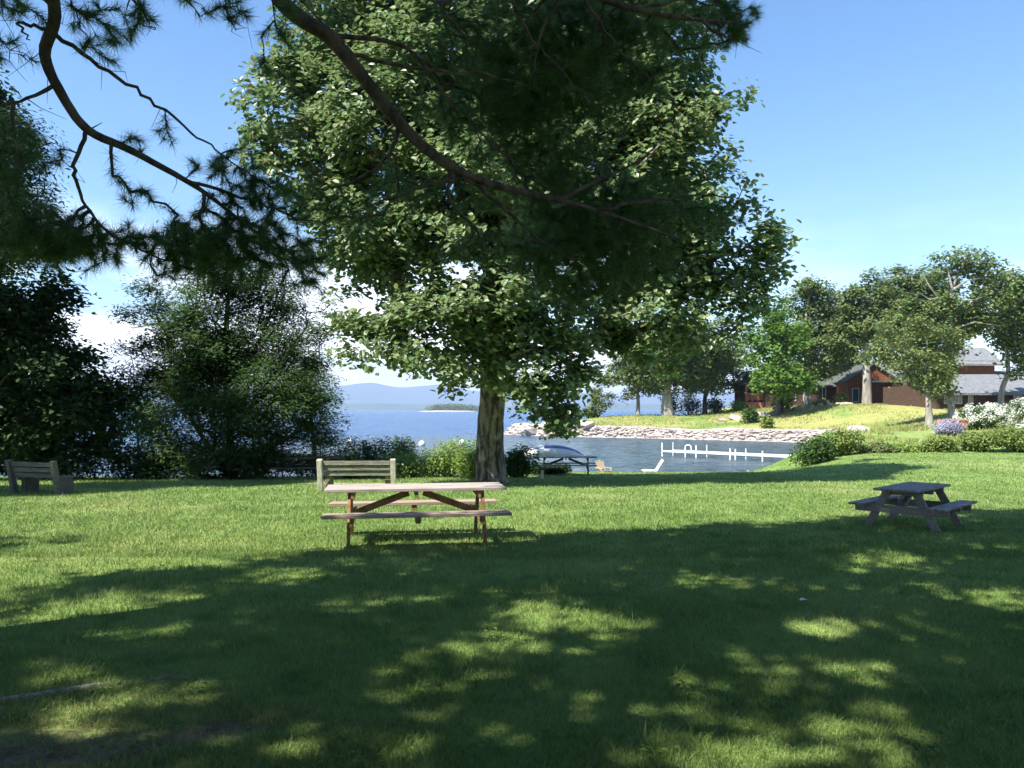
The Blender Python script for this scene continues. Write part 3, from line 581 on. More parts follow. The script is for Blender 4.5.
V, Fq = limb_mesh(P, par, cnt, n0, .008, .1, skip=1); bo = npmesh('bough', V-PB, [Fq], M['bark_pine'], pine, True)
Cn = np.repeat(Tp, 6, 0)+rng.normal(size=(len(Tp)*6,3))*.22; Dn = rng.normal(size=Cn.shape)+np.array([0,0,.4]); Dn /= np.linalg.norm(Dn, axis=1)[:, None]
V, Fn = needles(Cn, Dn, 40, .19, .026); npmesh('needles', V-PB, [Fn], M['needle'], bo)
# surface root running out from the pine, and a couple of soil-coloured litter patches live in the ground
rp = [(-4.9,4.55),(-4.0,4.62),(-3.5,4.55),(-3.1,4.72),(-2.8,4.86),(-2.5,5.12),(-2.1,5.2)]
mb = MB(); mb.tube(smooth_path([(x,y_,gz(x,y_)-.004+.016*math.sin(x*6)) for x,y_ in rp],4), np.linspace(.06,.018,6*4+1)*(1+.15*rng.normal(size=25)), 8)
tag(mb.build('root', M['root'], None, smooth=True), 'pale bare tree root lying across the grass at the lower left', 'root')

# ------------------------------------------------------------------ shrubs on the near shore
for i, (px,py,rx,ry,Yq,mm,lab) in enumerate([
  (365,450,34,19,29.5,'leaf_darkleft','dark leafy shrub behind the pale middle bench'),
  (352,462,14,8,27.6,'leaf_darkleft','dark low shrub beside the old table under the trees'),
  (412,462,34,12,28.5,'leaf_weed','low bright weeds to the right of the middle bench'),
  (448,456,36,20,28.8,'leaf_weed','bright green bushy shrub just left of the big trunk'),
  (474,462,20,14,27.5,'leaf_weed','small light green clump touching the left side of the big trunk'),
  (520,462,18,18,28.5,'leaf_left','dark green bush just right of the big trunk'),
  (552,471,26,8,32.5,'leaf_darkleft','low dark brush beneath the lakeside table'),
  (405,448,14,12,31,'leaf_left','small green bush standing out against the lake')]):
    shrub('shrub', px, py, rx, ry, Yq, M[mm], lab, 'shrub', 'bushes along the near shore', leaf=.095, n=4200, lobes=7)
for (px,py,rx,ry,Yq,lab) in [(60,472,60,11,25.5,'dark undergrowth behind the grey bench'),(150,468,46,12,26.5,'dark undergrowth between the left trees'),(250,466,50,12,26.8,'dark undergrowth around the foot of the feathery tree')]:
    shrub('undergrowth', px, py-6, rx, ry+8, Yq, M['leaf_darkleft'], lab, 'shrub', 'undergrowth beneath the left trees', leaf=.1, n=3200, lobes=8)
for (px,py,rx,ry,Yq,mm,lab) in [
  (810,453,26,18,36,'leaf_left','dark bush at the near end of the white dock'),
  (842,446,22,18,37.5,'leaf_shrub','tallest rounded green bush next to the dark bush by the dock'),
  (878,454,20,11,38,'leaf_olive','third olive bush along the back of the lawn'),
  (910,453,17,9,38.4,'leaf_weed','low sparse bush below the short pale trunk'),
  (940,449,16,11,38,'leaf_shrub','yellow green bush below the lavender'),
  (978,442,26,13,38.5,'leaf_shrub','deep green hedge bush below the white flowers'),
  (1018,438,30,13,38.5,'leaf_shrub','hedge bush at the right edge beneath the small white sign'),
  (1065,437,30,13,38.5,'leaf_shrub','hedge bush beyond the right edge')]:
    shrub('hedge_shrub', px, py, rx, ry, Yq, M[mm], lab, 'shrub', 'bushes along the back of the lawn', leaf=.13, n=3600, lobes=6)
shrub('undergrowth', 305, 462, 46, 14, 30.5, M['leaf_darkleft'], 'dark undergrowth behind the shaded old table', 'shrub', 'undergrowth beneath the left trees', leaf=.1, n=3400, lobes=8)
# flowering bushes
for (px,py,rx,ry,Yq,lab) in [(985,417,30,13,50,'white flowering hydrangea bush, the left one of the two'),(1032,413,34,15,50,'white flowering hydrangea bush reaching the right edge')]:
    h_ = shrub('hydrangea_bush', px, py, rx, ry, Yq, M['leaf_left'], lab, 'flowering shrub', 'white hydrangea bushes', leaf=.16, n=2600)
    c = at(px, py, Yq); base = np.array(h_.location); q = ball(150, .05); q = q[(q[:,2] > -.55)]; C0 = c+q*np.array([rx/F*Yq*.98, rx/F*Yq*.8, ry/F*Yq*.98])
    C1 = np.repeat(C0, 26, 0)+ball(26*len(C0), .3)*.19
    V, Fc = leaf_mesh(C1, .10, .4, None, TS, TSF); npmesh('blossoms', V-base, [Fc], M['petal'], h_)
shrub('lavender_bush', 945, 427, 22, 9, 46, M['lavender'], 'pale purple lavender patch left of the white flowers', 'flowering shrub', leaf=.10, n=2600)
# shrubs on the far hillside
for (px,py,rx,ry,Yq,mm,lab) in [
  (782,401,14,12,97,'leaf_left','dark green bush on the hillside below the long low house'),
  (751,414,9,7,93,'leaf_left','small round bush on the grass slope'),
  (767,425,5,7,88,'leaf_shrub','tiny sprig of bush at the top of the stone bank'),
  (738,405,8,6,112,'leaf_bright','small light green bush at the foot of the far red porch'),
  (717,404,11,9,112,'leaf_conif','rounded dark evergreen bush on the point'),
  (668,403,9,13,118,'leaf_conif','dark upright shrub behind the thick pale trunk'),
  (690,405,18,12,117,'leaf_conif','wide dark evergreen shrub right of the thick pale trunk'),
  (592,413,6,6,112,'leaf_left','little dark green bush at the tip of the point'),
  (843,398,9,5,103,'leaf_shrub','low bush against the cabin wall'),
  (820,404,10,4,101,'leaf_shrub','low flowering scrub left of the tall pale trunk')]:
    shrub('hillside_shrub', px, py, rx, ry, Yq, M[mm], lab, 'shrub', 'bushes on the far slope', leaf=.30, n=1100)

# ------------------------------------------------------------------ trees on the point and by the houses
def far_tree(name, px, Y, trunk, r, blobs, leafm, barkm, label, leaf=.42, spacing=1.25, lp=64, sigma=.48):
    b_ = ground_base(px, Y)
    tp = [b_]+[tuple(at(x, y_, Y)) for x, y_ in trunk]
    bl = [(x, y_, rx*1.1, ry*1.08, Y+dy, rx/F*Y*.85) for x, y_, rx, ry, dy in blobs]
    return broad_tree(name, b_, tp, list(np.linspace(r, r*.25, len(tp))), bl, spacing, lp, leaf, leafm, barkm, label, 'tree', 'trees around the far houses', sigma=sigma, rtip=.014, rmax=r*.45, tmpl=TS, tf=TSF, sides=9, alpha=.4, sats=2, shell=.35)
far_tree('tall_tree', 808, 103, [(808,380),(810,350),(806,320),(812,285)], .5, [(812,290,18,18,0),(800,305,16,14,2),(828,312,18,20,0),(810,335,28,18,0),(835,345,18,18,-2),(800,360,18,14,0),(822,365,20,12,2)], M['leaf_far'], M['bark_pale'], 'open crowned tree with a slim pale trunk in front of the long house')
far_tree('leafy_tree', 778, 96, [(778,385),(776,350),(775,320)], .35, [(775,320,20,16,0),(762,340,18,18,0),(785,345,22,22,-2),(765,370,20,16,0),(782,380,26,14,-2),(800,378,12,10,-3)], M['leaf_bright'], M['bark_dark'], 'full bright green tree hiding the red porch')
far_tree('tall_tree', 867, 99, [(867,380),(866,350),(868,320),(870,295)], .62, [(870,295,22,16,0),(855,310,18,18,2),(888,305,20,16,0),(868,325,28,16,0),(848,338,14,12,0),(888,336,16,12,0)], M['leaf_far'], M['bark_pale'], 'tree with a thick straight white trunk in front of the cabin gable')
far_tree('tall_tree', 905, 108, [(905,380),(908,330),(905,290)], .5, [(900,290,26,20,0),(925,290,24,22,0),(890,320,20,20,0),(920,325,28,24,0),(945,315,20,24,0)], M['leaf_far'], M['bark_dark'], 'dense dark tree behind the cabin roof')
old = far_tree('old_tree', 952, 74, [(951,400),(948,360),(950,320),(952,290),(962,268)], .36, [(965,262,22,10,0),(985,272,14,8,0),(945,278,12,8,1),(950,320,24,14,2),(925,335,24,16,0),(900,325,18,14,1),(940,350,18,14,0),(932,368,24,16,-1),(948,384,12,10,0),(930,310,24,14,0),(985,300,18,10,0),(975,322,18,10,1),(895,350,20,16,0)], M['leaf_far'], M['bark_pale'], 'tall old tree with bare pale dead limbs among its leaves', leaf=.34, spacing=.95)
mb = MB(); base = np.array(old.location)
for pts in ([(950,312),(938,298),(928,284),(922,272)],[(938,298),(930,300),(918,292)],[(952,290),(968,280),(985,278),(1000,282)],[(950,300),(975,300),(990,294)],[(952,288),(948,270),(942,258)],[(948,330),(975,322),(1000,326)],[(962,268),(966,254),(970,250)]):
    mb.tube([tuple(at(x,y_,73.2)-base) for x,y_ in pts], list(np.linspace(.10,.02,len(pts))), 6)
mb.build('dead_limb', M['bark_pale'], old)
far_tree('round_tree', 929, 60, [(929,412),(928,395),(925,370)], .33, [(928,372,18,14,0),(908,352,16,12,0),(936,386,14,12,0),(898,332,14,9,1),(940,350,16,12,1),(918,325,14,8,1),(945,330,12,8,0),(912,378,12,10,0)], M['leaf_olive'], M['bark_pale'], 'yellowish olive tree with a short white trunk in front of the barn', leaf=.26, spacing=.9, sigma=.34)
far_tree('leaning_tree', 1000, 78, [(1002,390),(1008,370),(1006,340),(1010,300)], .32, [(1010,290,26,18,0),(1035,300,26,22,0),(990,310,20,16,0),(1015,330,28,18,0),(1008,345,16,14,0),(1012,365,14,10,0),(1045,340,22,20,0)], M['leaf_far'], M['bark_pale'], 'leaning slim trunked tree before the grey barn roof at the right edge')
far_tree('tall_tree', 842, 116, [(842,380),(840,350),(842,320)], .4, [(842,315,20,16,0),(830,335,16,14,0),(858,340,18,14,0),(842,355,22,12,0)], M['leaf_far'], M['bark_dark'], 'shadowy tree rising behind the long house, between the two pale trunks')
far_tree('tall_tree', 1060, 95, [(1058,380),(1060,330)], .5, [(1060,310,40,30,0),(1040,290,24,18,0),(1075,350,34,24,0)], M['leaf_far'], M['bark_dark'], 'tall tree beyond the right edge behind the barn')
far_tree('point_tree', 668, 110, [(667,400),(668,380),(672,350)], .95, [(665,340,34,22,0),(640,352,28,18,2),(690,345,30,22,0),(652,374,28,14,0),(692,376,28,14,2),(725,350,18,16,1)], M['leaf_far'], M['bark_pale'], 'tree on the point with a very thick pale trunk')
far_tree('point_tree', 638, 113, [(638,400),(637,385),(634,370)], .33, [(630,365,20,12,0),(648,375,18,12,0),(618,378,12,8,0),(640,388,18,7,0)], M['leaf_olive'], M['bark_pale'], 'low spreading tree with a slim grey trunk on the point')
far_tree('point_tree', 705, 116, [(705,398),(708,385),(712,365)], .4, [(712,355,22,16,0),(728,372,18,12,0),(700,372,20,12,0),(715,385,22,8,0),(735,350,14,12,0)], M['leaf_far'], M['bark_dark'], 'dark branching tree above the rounded evergreen bush')
far_tree('cone_tree', 599, 112, [(599,405),(599,388)], .2, [(599,408,10,8,0),(599,398,9,8,0),(600,389,5,6,0)], M['leaf_olive'], M['bark_dark'], 'small yellowish cone shaped tree at the tip of the point', spacing=.9, leaf=.3, sigma=.35)

# ------------------------------------------------------------------ rocks
def rock_verts(c, r, seed):
    ph = (1+5**.5)/2; v = np.array([(-1,ph,0),(1,ph,0),(-1,-ph,0),(1,-ph,0),(0,-1,ph),(0,1,ph),(0,-1,-ph),(0,1,-ph),(ph,0,-1),(ph,0,1),(-ph,0,-1),(-ph,0,1)], float); v /= 1.9
    f = np.array([(0,11,5),(0,5,1),(0,1,7),(0,7,10),(0,10,11),(1,5,9),(5,11,4),(11,10,2),(10,7,6),(7,1,8),(3,9,4),(3,4,2),(3,2,6),(3,6,8),(3,8,9),(4,9,5),(2,4,11),(6,2,10),(8,6,7),(9,8,1)])
    v = v*(1+.22*rng.normal(size=(12,1))); a = rng.uniform(0,6.28); ca, sa = math.cos(a), math.sin(a)
    v = v*np.array(r); v = np.stack([v[:,0]*ca-v[:,1]*sa, v[:,0]*sa+v[:,1]*ca, v[:,2]], 1); return v+np.array(c), f
def shore_pts(i0, i1, n, lo, hi):
    pts = SHORE[i0:i1+1]; seg = np.linalg.norm(np.diff(pts, axis=0), axis=1); cum = np.concatenate([[0], np.cumsum(seg)]); o_ = []
    for u in rng.random(n)*cum[-1]:
        k = min(np.searchsorted(cum, u, 'right')-1, len(seg)-1); p = pts[k]+(pts[k+1]-pts[k])*(u-cum[k])/seg[k]; d = (pts[k+1]-pts[k])/seg[k]; nrm = np.array([d[1], -d[0]])
        q = p+nrm*rng.uniform(lo, hi); 
        o_.append(q)
    return np.array(o_)
def rocks_mesh(pts, smin, smax, flat=.55):
    Vs = []; Fs = []; nb = 0; hs_ = height(pts[:,0], pts[:,1])
    for (x, y_), h_ in zip(pts, hs_):
        s = smin+(smax-smin)*rng.random()**2.2; v, f = rock_verts((x, y_, max(h_, LAKE-.1)+s*.12), (s, s*.75, s*flat), 0); Vs.append(v); Fs.append(f+nb); nb += 12
    return np.concatenate(Vs), np.concatenate(Fs)
bankp = shore_pts(13, 23, 8000, -.7, 2.6)
V, Fr = rocks_mesh(bankp, .08, .46, .34); tag(npmesh('riprap', V, [Fr], M['rock']), 'pale pinkish broken stone lining the far bank of the cove', 'rocks', None, 'stuff')
beachp = shore_pts(4, 12, 700, -.3, 1.0)
V, Fr = rocks_mesh(beachp, .04, .2); tag(npmesh('shingle', V, [Fr], M['rock_grey']), 'grey shingle along the near waterline', 'shingle', None, 'stuff')
stones = [(800,401,98,.7),(830,401,100,.6),(848,401,101,.6),(812,401,99,.5),(795,402,98,.55),(840,402,100,.5),(760,408,97,1.0),(748,409,97,.8),(735,410,98,.9),(722,412,98,.6),(773,405,97,.5),(820,401,99,.45),(530,432,101,1.5),(548,431,100,1.2),(585,431,98,1.2)]
STL = ['pale boulder right at the foot of the slim pale trunk before the long house','pale boulder below the middle of the long house wall','pale boulder just left of the thick white trunk','small pale boulder right of the slim pale trunk',
 'small pale boulder left of the slim pale trunk','small pale boulder before the cabin corner','large boulder on the slope below the red porch','large flat boulder downhill left of the porch boulder','large boulder left of the small round bush on the slope','leftmost boulder on the slope right of the rounded evergreen',
 'small boulder beneath the bright green tree','smallest pale boulder, midway along the long house','big low boulder at the very tip of the stony point','big boulder second from the tip of the stony point','third big boulder along the point, below the cone shaped tree']
for i, (px,py,Yq,s) in enumerate(stones):
    x = (px-512)/F*Yq; v, f = rock_verts((0,0,s*.2), (s*1.25, s*.9, s*.6), 0)
    r_ = npmesh('boulder', v, [f], M['rock']); r_.location = (x, Yq, max(gz(x, Yq), LAKE)); tag(r_, STL[i], 'boulder', 'pale boulders on the far bank')
for (px,Yq,s,lab,mm) in [(859,66,.75,'pale grey boulder above the stone bank, left of the short white trunk','rock_grey'),(476,31.5,.5,'white boulder peeking out left of the big trunk','white'),(956,38.2,.26,'pinkish flat rock between two hedge bushes','rock')]:
    x = (px-512)/F*Yq; v, f = rock_verts((0,0,s*.3), (s*1.2, s*.8, s*.75), 0); r_ = npmesh('boulder', v, [f], M[mm]); r_.location = (x, Yq, max(gz(x, Yq), LAKE)); tag(r_, lab, 'boulder')

# ------------------------------------------------------------------ island
ix, iw = at(452, 410, 1500)[0], 62
th = np.linspace(0, 2*math.pi, 40, endpoint=False); Vs = []; ringr = [1.02,.97,.8,.5,.2]; ringz = [-3,.7,2,3,4]
for r_, z_ in zip(ringr, ringz): Vs.append(np.stack([ix+np.cos(th)*iw*r_*(1+.08*np.sin(3*th)), 1500+np.sin(th)*30*r_, np.full(40, LAKE+z_)], 1))
V = np.concatenate(Vs); j = np.arange(40); Fi = np.concatenate([np.stack([k*40+j, k*40+(j+1)%40, (k+1)*40+(j+1)%40, (k+1)*40+j], 1) for k in range(4)])
tag(npmesh('island', V, [Fi], M['rock'], None, True), 'low rocky island far out on the lake', None, None, 'structure')
q = ball(2600, .3)*np.array([iw*.90, 24, 9])+np.array([ix+4, 1500, LAKE+5]); q[:,2] += 3*vnoise(q[:,0], q[:,1], .09, 3); q = q[q[:,2] > LAKE+2]
V, Fc = leaf_mesh(q, 3.4, .4, None, TS, TSF); tag(npmesh('wood', V, [Fc], M['leaf_far']), 'dark trees covering the far island', 'wood', None, 'stuff')

# ------------------------------------------------------------------ houses
def prism_roof(mb, x0, x1, y0, y1, ze, zr, ov=.5, thick=.18, axis='x'):
    """gable roof, ridge along x or y, two sloping slabs"""
    if axis == 'x':
        ym = (y0+y1)/2
        for ye in (y0-ov, y1+ov):
            sl_ = (zr-ze)/(ym-y0); z_e = ze-ov*sl_
            a = [(x0-ov,ye,z_e),(x1+ov,ye,z_e),(x1+ov,ym,zr),(x0-ov,ym,zr)]; bt = [(p[0],p[1],p[2]-thick) for p in a]
            mb.add(a+bt, [(0,1,2,3),(4,7,6,5),(0,4,5,1),(1,5,6,2),(2,6,7,3),(3,7,4,0)])
    else:
        xm = (x0+x1)/2
        for xe in (x0-ov, x1+ov):
            sl_ = (zr-ze)/(xm-x0); z_e = ze-ov*sl_
            a = [(xe,y0-ov,z_e),(xe,y1+ov,z_e),(xm,y1+ov,zr),(xm,y0-ov,zr)]; bt = [(p[0],p[1],p[2]-thick) for p in a]
            mb.add(a+bt, [(0,1,2,3),(4,7,6,5),(0,4,5,1),(1,5,6,2),(2,6,7,3),(3,7,4,0)])
def gable_wall(mb, x0, x1, y0, y1, z0, ze, zr, axis='x'):
    if axis == 'x':
        for y_a, y_b in ((y0, y0+.2), (y1-.2, y1)): mb.box(x0+.2, x1-.2, y_a, y_b, z0, ze)
        ym = (y0+y1)/2
        for xa, xb in ((x0, x0+.2), (x1-.2, x1)):
            v = [(x_,yy,z_) for x_ in (xa, xb) for yy, z_ in ((y0,z0),(y1,z0),(y1,ze),(ym,zr-.25),(y0,ze))]
            mb.add(v, [(0,4,3,2,1),(5,6,7,8,9),(0,1,6,5),(1,2,7,6),(2,3,8,7),(3,4,9,8),(4,0,5,9)])
    else:
        for xa, xb in ((x0, x0+.2), (x1-.2, x1)): mb.box(xa, xb, y0+.2, y1-.2, z0, ze)
        xm = (x0+x1)/2
        for ya, yb in ((y0, y0+.2), (y1-.2, y1)):
            v = [(xx,y_,z_) for y_ in (ya, yb) for xx, z_ in ((x0,z0),(x1,z0),(x1,ze),(xm,zr-.25),(x0,ze))]
            mb.add(v, [(0,1,2,3,4),(5,9,8,7,6),(0,5,6,1),(1,6,7,2),(2,7,8,3),(3,8,9,4),(4,9,5,0)])
def window(parent, x0, x1, z0, z1, y, fm='trim', bars=1):
    fr = MB(); w_ = .1
    fr.box(x0,x1,y-.06,y+.02,z0,z0+w_); fr.box(x0,x1,y-.06,y+.02,z1-w_,z1); fr.box(x0,x0+w_,y-.06,y+.02,z0+w_,z1-w_); fr.box(x1-w_,x1,y-.06,y+.02,z0+w_,z1-w_)
    for k in range(bars):
        xm = x0+(x1-x0)*(k+1)/(bars+1); fr.box(xm-.04,xm+.04,y-.05,y+.01,z0+w_,z1-w_)
    f = fr.build('window', M[fm], parent); MB().box(x0+.05,x1-.05,y-.03,y-.01,z0+.05,z1-.05).build('pane', M['glass'], f)
def X(px, Y): return (px-512)/F*Y
def Z(py, Y): return EYE-(py-HOR)/F*Y
# cabin with the gable facing the lake
Y = 108; c0 = (X(873,Y), Y, gz(X(873,Y),Y)-.2); cab = empty('cabin', c0); tag(cab, 'reddish brown cabin with its gable facing the cove', 'cabin')
lx = lambda px: X(px,Y)-c0[0]; lz = lambda py: Z(py,Y)-c0[2]
mb = MB(); gable_wall(mb, lx(848), lx(898), 0, 9, -.3, lz(380), lz(364), 'y'); mb.build('wall', M['cedar'], cab)
mb = MB(); prism_roof(mb, lx(848), lx(898), 0, 9, lz(379), lz(363), .35, .2, 'y'); mb.build('roof', M['roof_dark'], cab)
MB().box(lx(862), lx(898), -1.0, -.003, lz(382.5), lz(381)).build('porch_roof', M['trim'], cab)
for px in (863, 880, 897): MB().box(lx(px)-.08, lx(px)+.08, -.95, -.8, -.3, lz(382.5)).build('porch_post', M['darkwall'], cab)
window(cab, lx(852), lx(859), lz(402), lz(388), 0, 'trim', 0)
d = MB().box(lx(884), lx(890), -.08, -.01, -.2, lz(390)).build('door', M['darkwall'], cab); MB().box(lx(889)-.02, lx(889)+.1, -.16, -.08, lz(400), lz(400)+.1).build('handle', M['steel'], d)
# long low house
Y = 112; c0 = (X(800,Y), Y, gz(X(800,Y),Y)-.2); hs_ = empty('long_house', c0); tag(hs_, 'long low dark brown house with a red railed porch at its left end', 'house')
mb = MB(); gable_wall(mb, lx(766), lx(846), 0, 9, -.6, lz(384), lz(370)); mb.build('wall', M['darkwall'], hs_)
mb = MB(); prism_roof(mb, lx(760), lx(846), 0, 9, lz(384), lz(369), .5, .2); mb.build('roof', M['roof_dark'], hs_)
for a, b2, k in ((786,796,1),(803,809,0),(822,826,0),(836,844,1)): window(hs_, lx(a), lx(b2), lz(401), lz(387), 0, 'trim', k)
mb = MB(); mb.box(lx(747), lx(765), .5, 6, -.6, -.3+lz(400)); mb.build('porch_floor', M['redwood'], hs_)
mb = MB()
for k in range(15): xx = lx(747.5)+(lx(764)-lx(747.5))*k/14; mb.box(xx-.04, xx+.04, .5, .56, lz(400), lz(394))
mb.box(lx(747), lx(765), .46, .6, lz(394), lz(393)); mb.build('railing', M['redwood'], hs_)
for px in (748, 754, 760): MB().box(lx(px)-.12, lx(px)+.12, .7, .94, lz(401), lz(384)).build('porch_post', M['redwood'], hs_)
mb = MB(); mb.box(lx(745), lx(766)-.6, .2, 6.5, lz(384.3), lz(382.5)); mb.build('porch_roof', M['roof_dark'], hs_)
MB().box(lx(747), lx(765), 6, 6.3, -.6, lz(384.4)).build('back_wall', M['cedar'], hs_)
# building behind the cabin
Y = 128; c0 = (X(905,Y), Y, gz(X(905,Y),Y)-.2); h3 = empty('lodge', c0); tag(h3, 'lodge with pale green grey roof rising behind the cabin', 'house')
mb = MB(); gable_wall(mb, lx(868), lx(940), 0, 10, -.3, lz(380), lz(364)); mb.build('wall', M['darkwall'], h3)
mb = MB(); prism_roof(mb, lx(868), lx(940), 0, 10, lz(380), lz(362), .5, .2); mb.build('roof', M['roof'], h3)
window(h3, lx(902), lx(908), lz(400), lz(388), 0, 'trim', 1); window(h3, lx(916), lx(924), lz(400), lz(388), 0, 'trim', 1)
# big barn like building at the right
Y = 84; c0 = (X(985,Y), Y, gz(X(985,Y),Y)-.2); bn = empty('barn', c0); tag(bn, 'large dark barn with a long sunlit grey roof at the right edge', 'barn')
mb = MB(); mb.box(lx(936), lx(1090), 0, .25, -.5, lz(390.5)); mb.box(lx(936), lx(936)+.25, .25, 12, -.5, lz(384)); mb.build('wall', M['darkwall'], bn)
mb = MB(); zb_ = Z(371,93)-c0[2]; a = [(lx(932),-1.0,lz(393)),(lx(1095),-1.0,lz(393)),(lx(1095),9,zb_),(lx(932),9,zb_)]; bt = [(p[0],p[1],p[2]-.25) for p in a]
mb.add(a+bt, [(0,1,2,3),(4,7,6,5),(0,4,5,1),(1,5,6,2),(2,6,7,3),(3,7,4,0)]); mb.build('lower_roof', M['roof'], bn)
mb = MB(); lx2 = lambda px: X(px,92)-c0[0]; lz2 = lambda py: Z(py,92)-c0[2]; mb.box(lx2(930), lx2(992), 7.5, 14, lz2(380), lz2(361)); mb.build('upper_wall', M['cedar'], bn)
mb = MB(); prism_roof(mb, lx2(928), lx2(994), 7.5, 14, lz2(361.5), lz2(346), .6, .22); mb.build('upper_roof', M['roof'], bn)
for a, b2 in ((944,951),(955,962),(968,973)): window(bn, lx(a), lx(b2), lz(404), lz(393.5), 0, 'trim', 1)
window(bn, lx(1013), lx(1022), lz(404), lz(395), 0, 'trim', 1)
# terracotta planter box, small sign
Y = 47; x = X(952,Y); pl = MB(); z0 = gz(x,Y)-.05
pl.box(-.75,.75,-.3,-.24,0,.5); pl.box(-.75,.75,.24,.3,0,.5); pl.box(-.75,-.69,-.24,.24,0,.5); pl.box(.69,.75,-.24,.24,0,.5); pl.box(-.69,.69,-.24,.24,0,.42); pl.box(-.8,.8,-.35,-.302,.42,.52)
p_ = pl.build('planter', M['brick'], None, .01); p_.location = (x, Y, z0+.35); tag(p_, 'orange terracotta planter box between the lavender and the barn', 'planter')
Y = 41; x = X(1022,Y); sg = empty('sign', (x, Y, gz(x,Y))); tag(sg, 'small white sign board on posts at the right edge before the white flowers', 'sign')
zt = Z(424,Y)-gz(x,Y); MB().box(-.34,.34,-.02,.02,zt-.22,zt).build('board', M['white'], sg)
for s in (-.28,.28): MB().box(s-.02,s+.02,.022,.06,-.1,zt-.02).build('post', M['post'], sg)
MB().box(-.26,-.10,-.028,-.0225,zt-.12,zt-.05).build('emblem', M['blue'], sg)

# ------------------------------------------------------------------ picnic tables
def picnic_table(name, L_, top, seat, frame, brace=True, bev=.004, outer=False):
    root = empty(name, (0,0,0)); H_ = .75; hw = .375
    mb = MB()
    for k in range(5): y0 = -hw+k*.152; mb.box(-L_/2+rng.uniform(-.006,.006), L_/2+rng.uniform(-.006,.006), y0, y0+.142, H_-.042, H_+rng.uniform(-.002,.002))
    mb.build('tabletop', top, root, bev)
    for sg_ in (-1, 1):
        mb = MB()
        for k in range(2): y0 = sg_*.68-.147+k*.152; mb.box(-L_/2+rng.uniform(-.006,.006), L_/2+rng.uniform(-.006,.006), y0, y0+.142, .42, .46)
        mb.build('seat', seat, root, bev)
    ends = [(-1, -L_/2+.32), (1, L_/2-.32)]
    for e, xe in ends:
        for sg_ in (-1, 1): MB().beam((xe, sg_*.23, H_-.045), (xe, sg_*.62, -.03), (.042), (.105 if L_ > 2.2 else .135), (1,0,0)).build('leg', frame, root, bev)
        xi = xe-e*.044
        xb = xe+e*.044 if outer else xi; MB().beam((xb, -.80, .362), (xb, .80, .362), .04, .11 if not outer else .14, (1,0,0)).build('seat_beam', frame, root, bev)
        MB().beam((xi, -.355, H_-.09), (xi, .355, H_-.09), .04, .088, (1,0,0)).build('top_cleat', frame, root, bev)
        if brace: MB().beam((xi-e*.045, 0, .40), (e*.10, 0, H_-.09), .085, .085, (0,1,0)).build('brace', frame, root, bev)
    MB().beam((0, -.355, H_-.09), (0, .355, H_-.09), .04, .09, (1,0,0)).build('top_cleat', frame, root, bev)
    for sg_ in (-1, 1): MB().box(-.035,.035, sg_*.68-.13, sg_*.68+.13, .34, .417).build('seat_cleat', frame, root, bev)
    return root
def place(o, x, y_, rz, sink=.0, sc=1): o.location = (x, y_, gz(x, y_)-sink); o.rotation_euler = (0,0,rz); o.scale = (sc,)*3
t1 = picnic_table('picnic_table', 2.42, M['wood_top'], M['wood_seat'], M['wood_red']); place(t1, X(416,11.0), 11.0, R(9)); t1.location.z = gz(X(413,11),11)+.0
tag(t1, 'sunlit picnic table with bleached white top and reddish brown braced legs', 'picnic table', 'picnic tables on the lawn')
t2 = picnic_table('picnic_table', 1.85, M['wood_grey'], M['wood_grey'], M['wood_grey'], True, outer=True); place(t2, X(913,12.45), 12.45, R(45), 0, .84)
tag(t2, 'small weathered grey picnic table standing end on at the right of the lawn', 'picnic table', 'picnic tables on the lawn')
t3 = picnic_table('picnic_table', 2.35, M['wood_grey'], M['wood_grey'], M['wood_dark']); place(t3, X(566,31), 31, R(-4))
tag(t3, 'grey picnic table at the water with a small boat resting on it', 'picnic table', 'picnic tables on the lawn')
t4 = picnic_table('picnic_table', 2.3, M['wood_grey'], M['wood_dark'], M['wood_dark']); place(t4, X(306,26.2), 26.2, R(8))
tag(t4, 'dark picnic table in deep shade beneath the left trees', 'picnic table', 'picnic tables on the lawn')

# overturned boat on the lakeside table
bt_ = empty('rowing_boat', (X(551,31), 31, t3.location.z+.755), R(-4)); tag(bt_, 'upturned small white rowing boat with a dark blue panel on its hull', 'boat')
ns, nr = 21, 17; V = []; half = 1.28
for i in range(ns):
    u = i/(ns-1)*2-1; wd = .52*(1-abs(u)**3.0)**.8 if u > -.85 else .52*(1-.85**3)**.8*(.9); wd = max(wd, .02); hh = .42*(1-.9*abs(u)**2.3)
    for j in range(nr):
        a = j/(nr-1)*math.pi; V.append((u*half, -math.cos(a)*wd, hh*abs(math.sin(a))**.7+.10*u*u*0))
V = np.array(V); id_ = np.arange(ns*nr).reshape(ns,nr); Fh = np.stack([id_[:-1,:-1], id_[1:,:-1], id_[1:,1:], id_[:-1,1:]], -1).reshape(-1,4)
hull = npmesh('hull', V, [Fh], M['white'], bt_, True); sm = hull.modifiers.new('shell', 'SOLIDIFY'); sm.thickness = .02; sm.offset = -1
js = np.arange(4, 13); V2 = []
for i in range(8, ns):
    for j in js: p = V[i*nr+j]; V2.append((p[0], p[1]*1.01+.0, p[2]+.006))
V2 = np.array(V2); id_ = np.arange(len(V2)).reshape(-1, len(js)); F2 = np.stack([id_[:-1,:-1], id_[1:,:-1], id_[1:,1:], id_[:-1,1:]], -1).reshape(-1,4)
npmesh('bottom_stripe', V2, [F2], M['blue'], bt_, True)
mb = MB(); us = np.linspace(-.9,.9,9); mb.tube([(u*half, 0, .42*(1-.9*abs(u)**2.3)+.006) for u in us], .02, 6); mb.build('keel', M['white'], bt_)
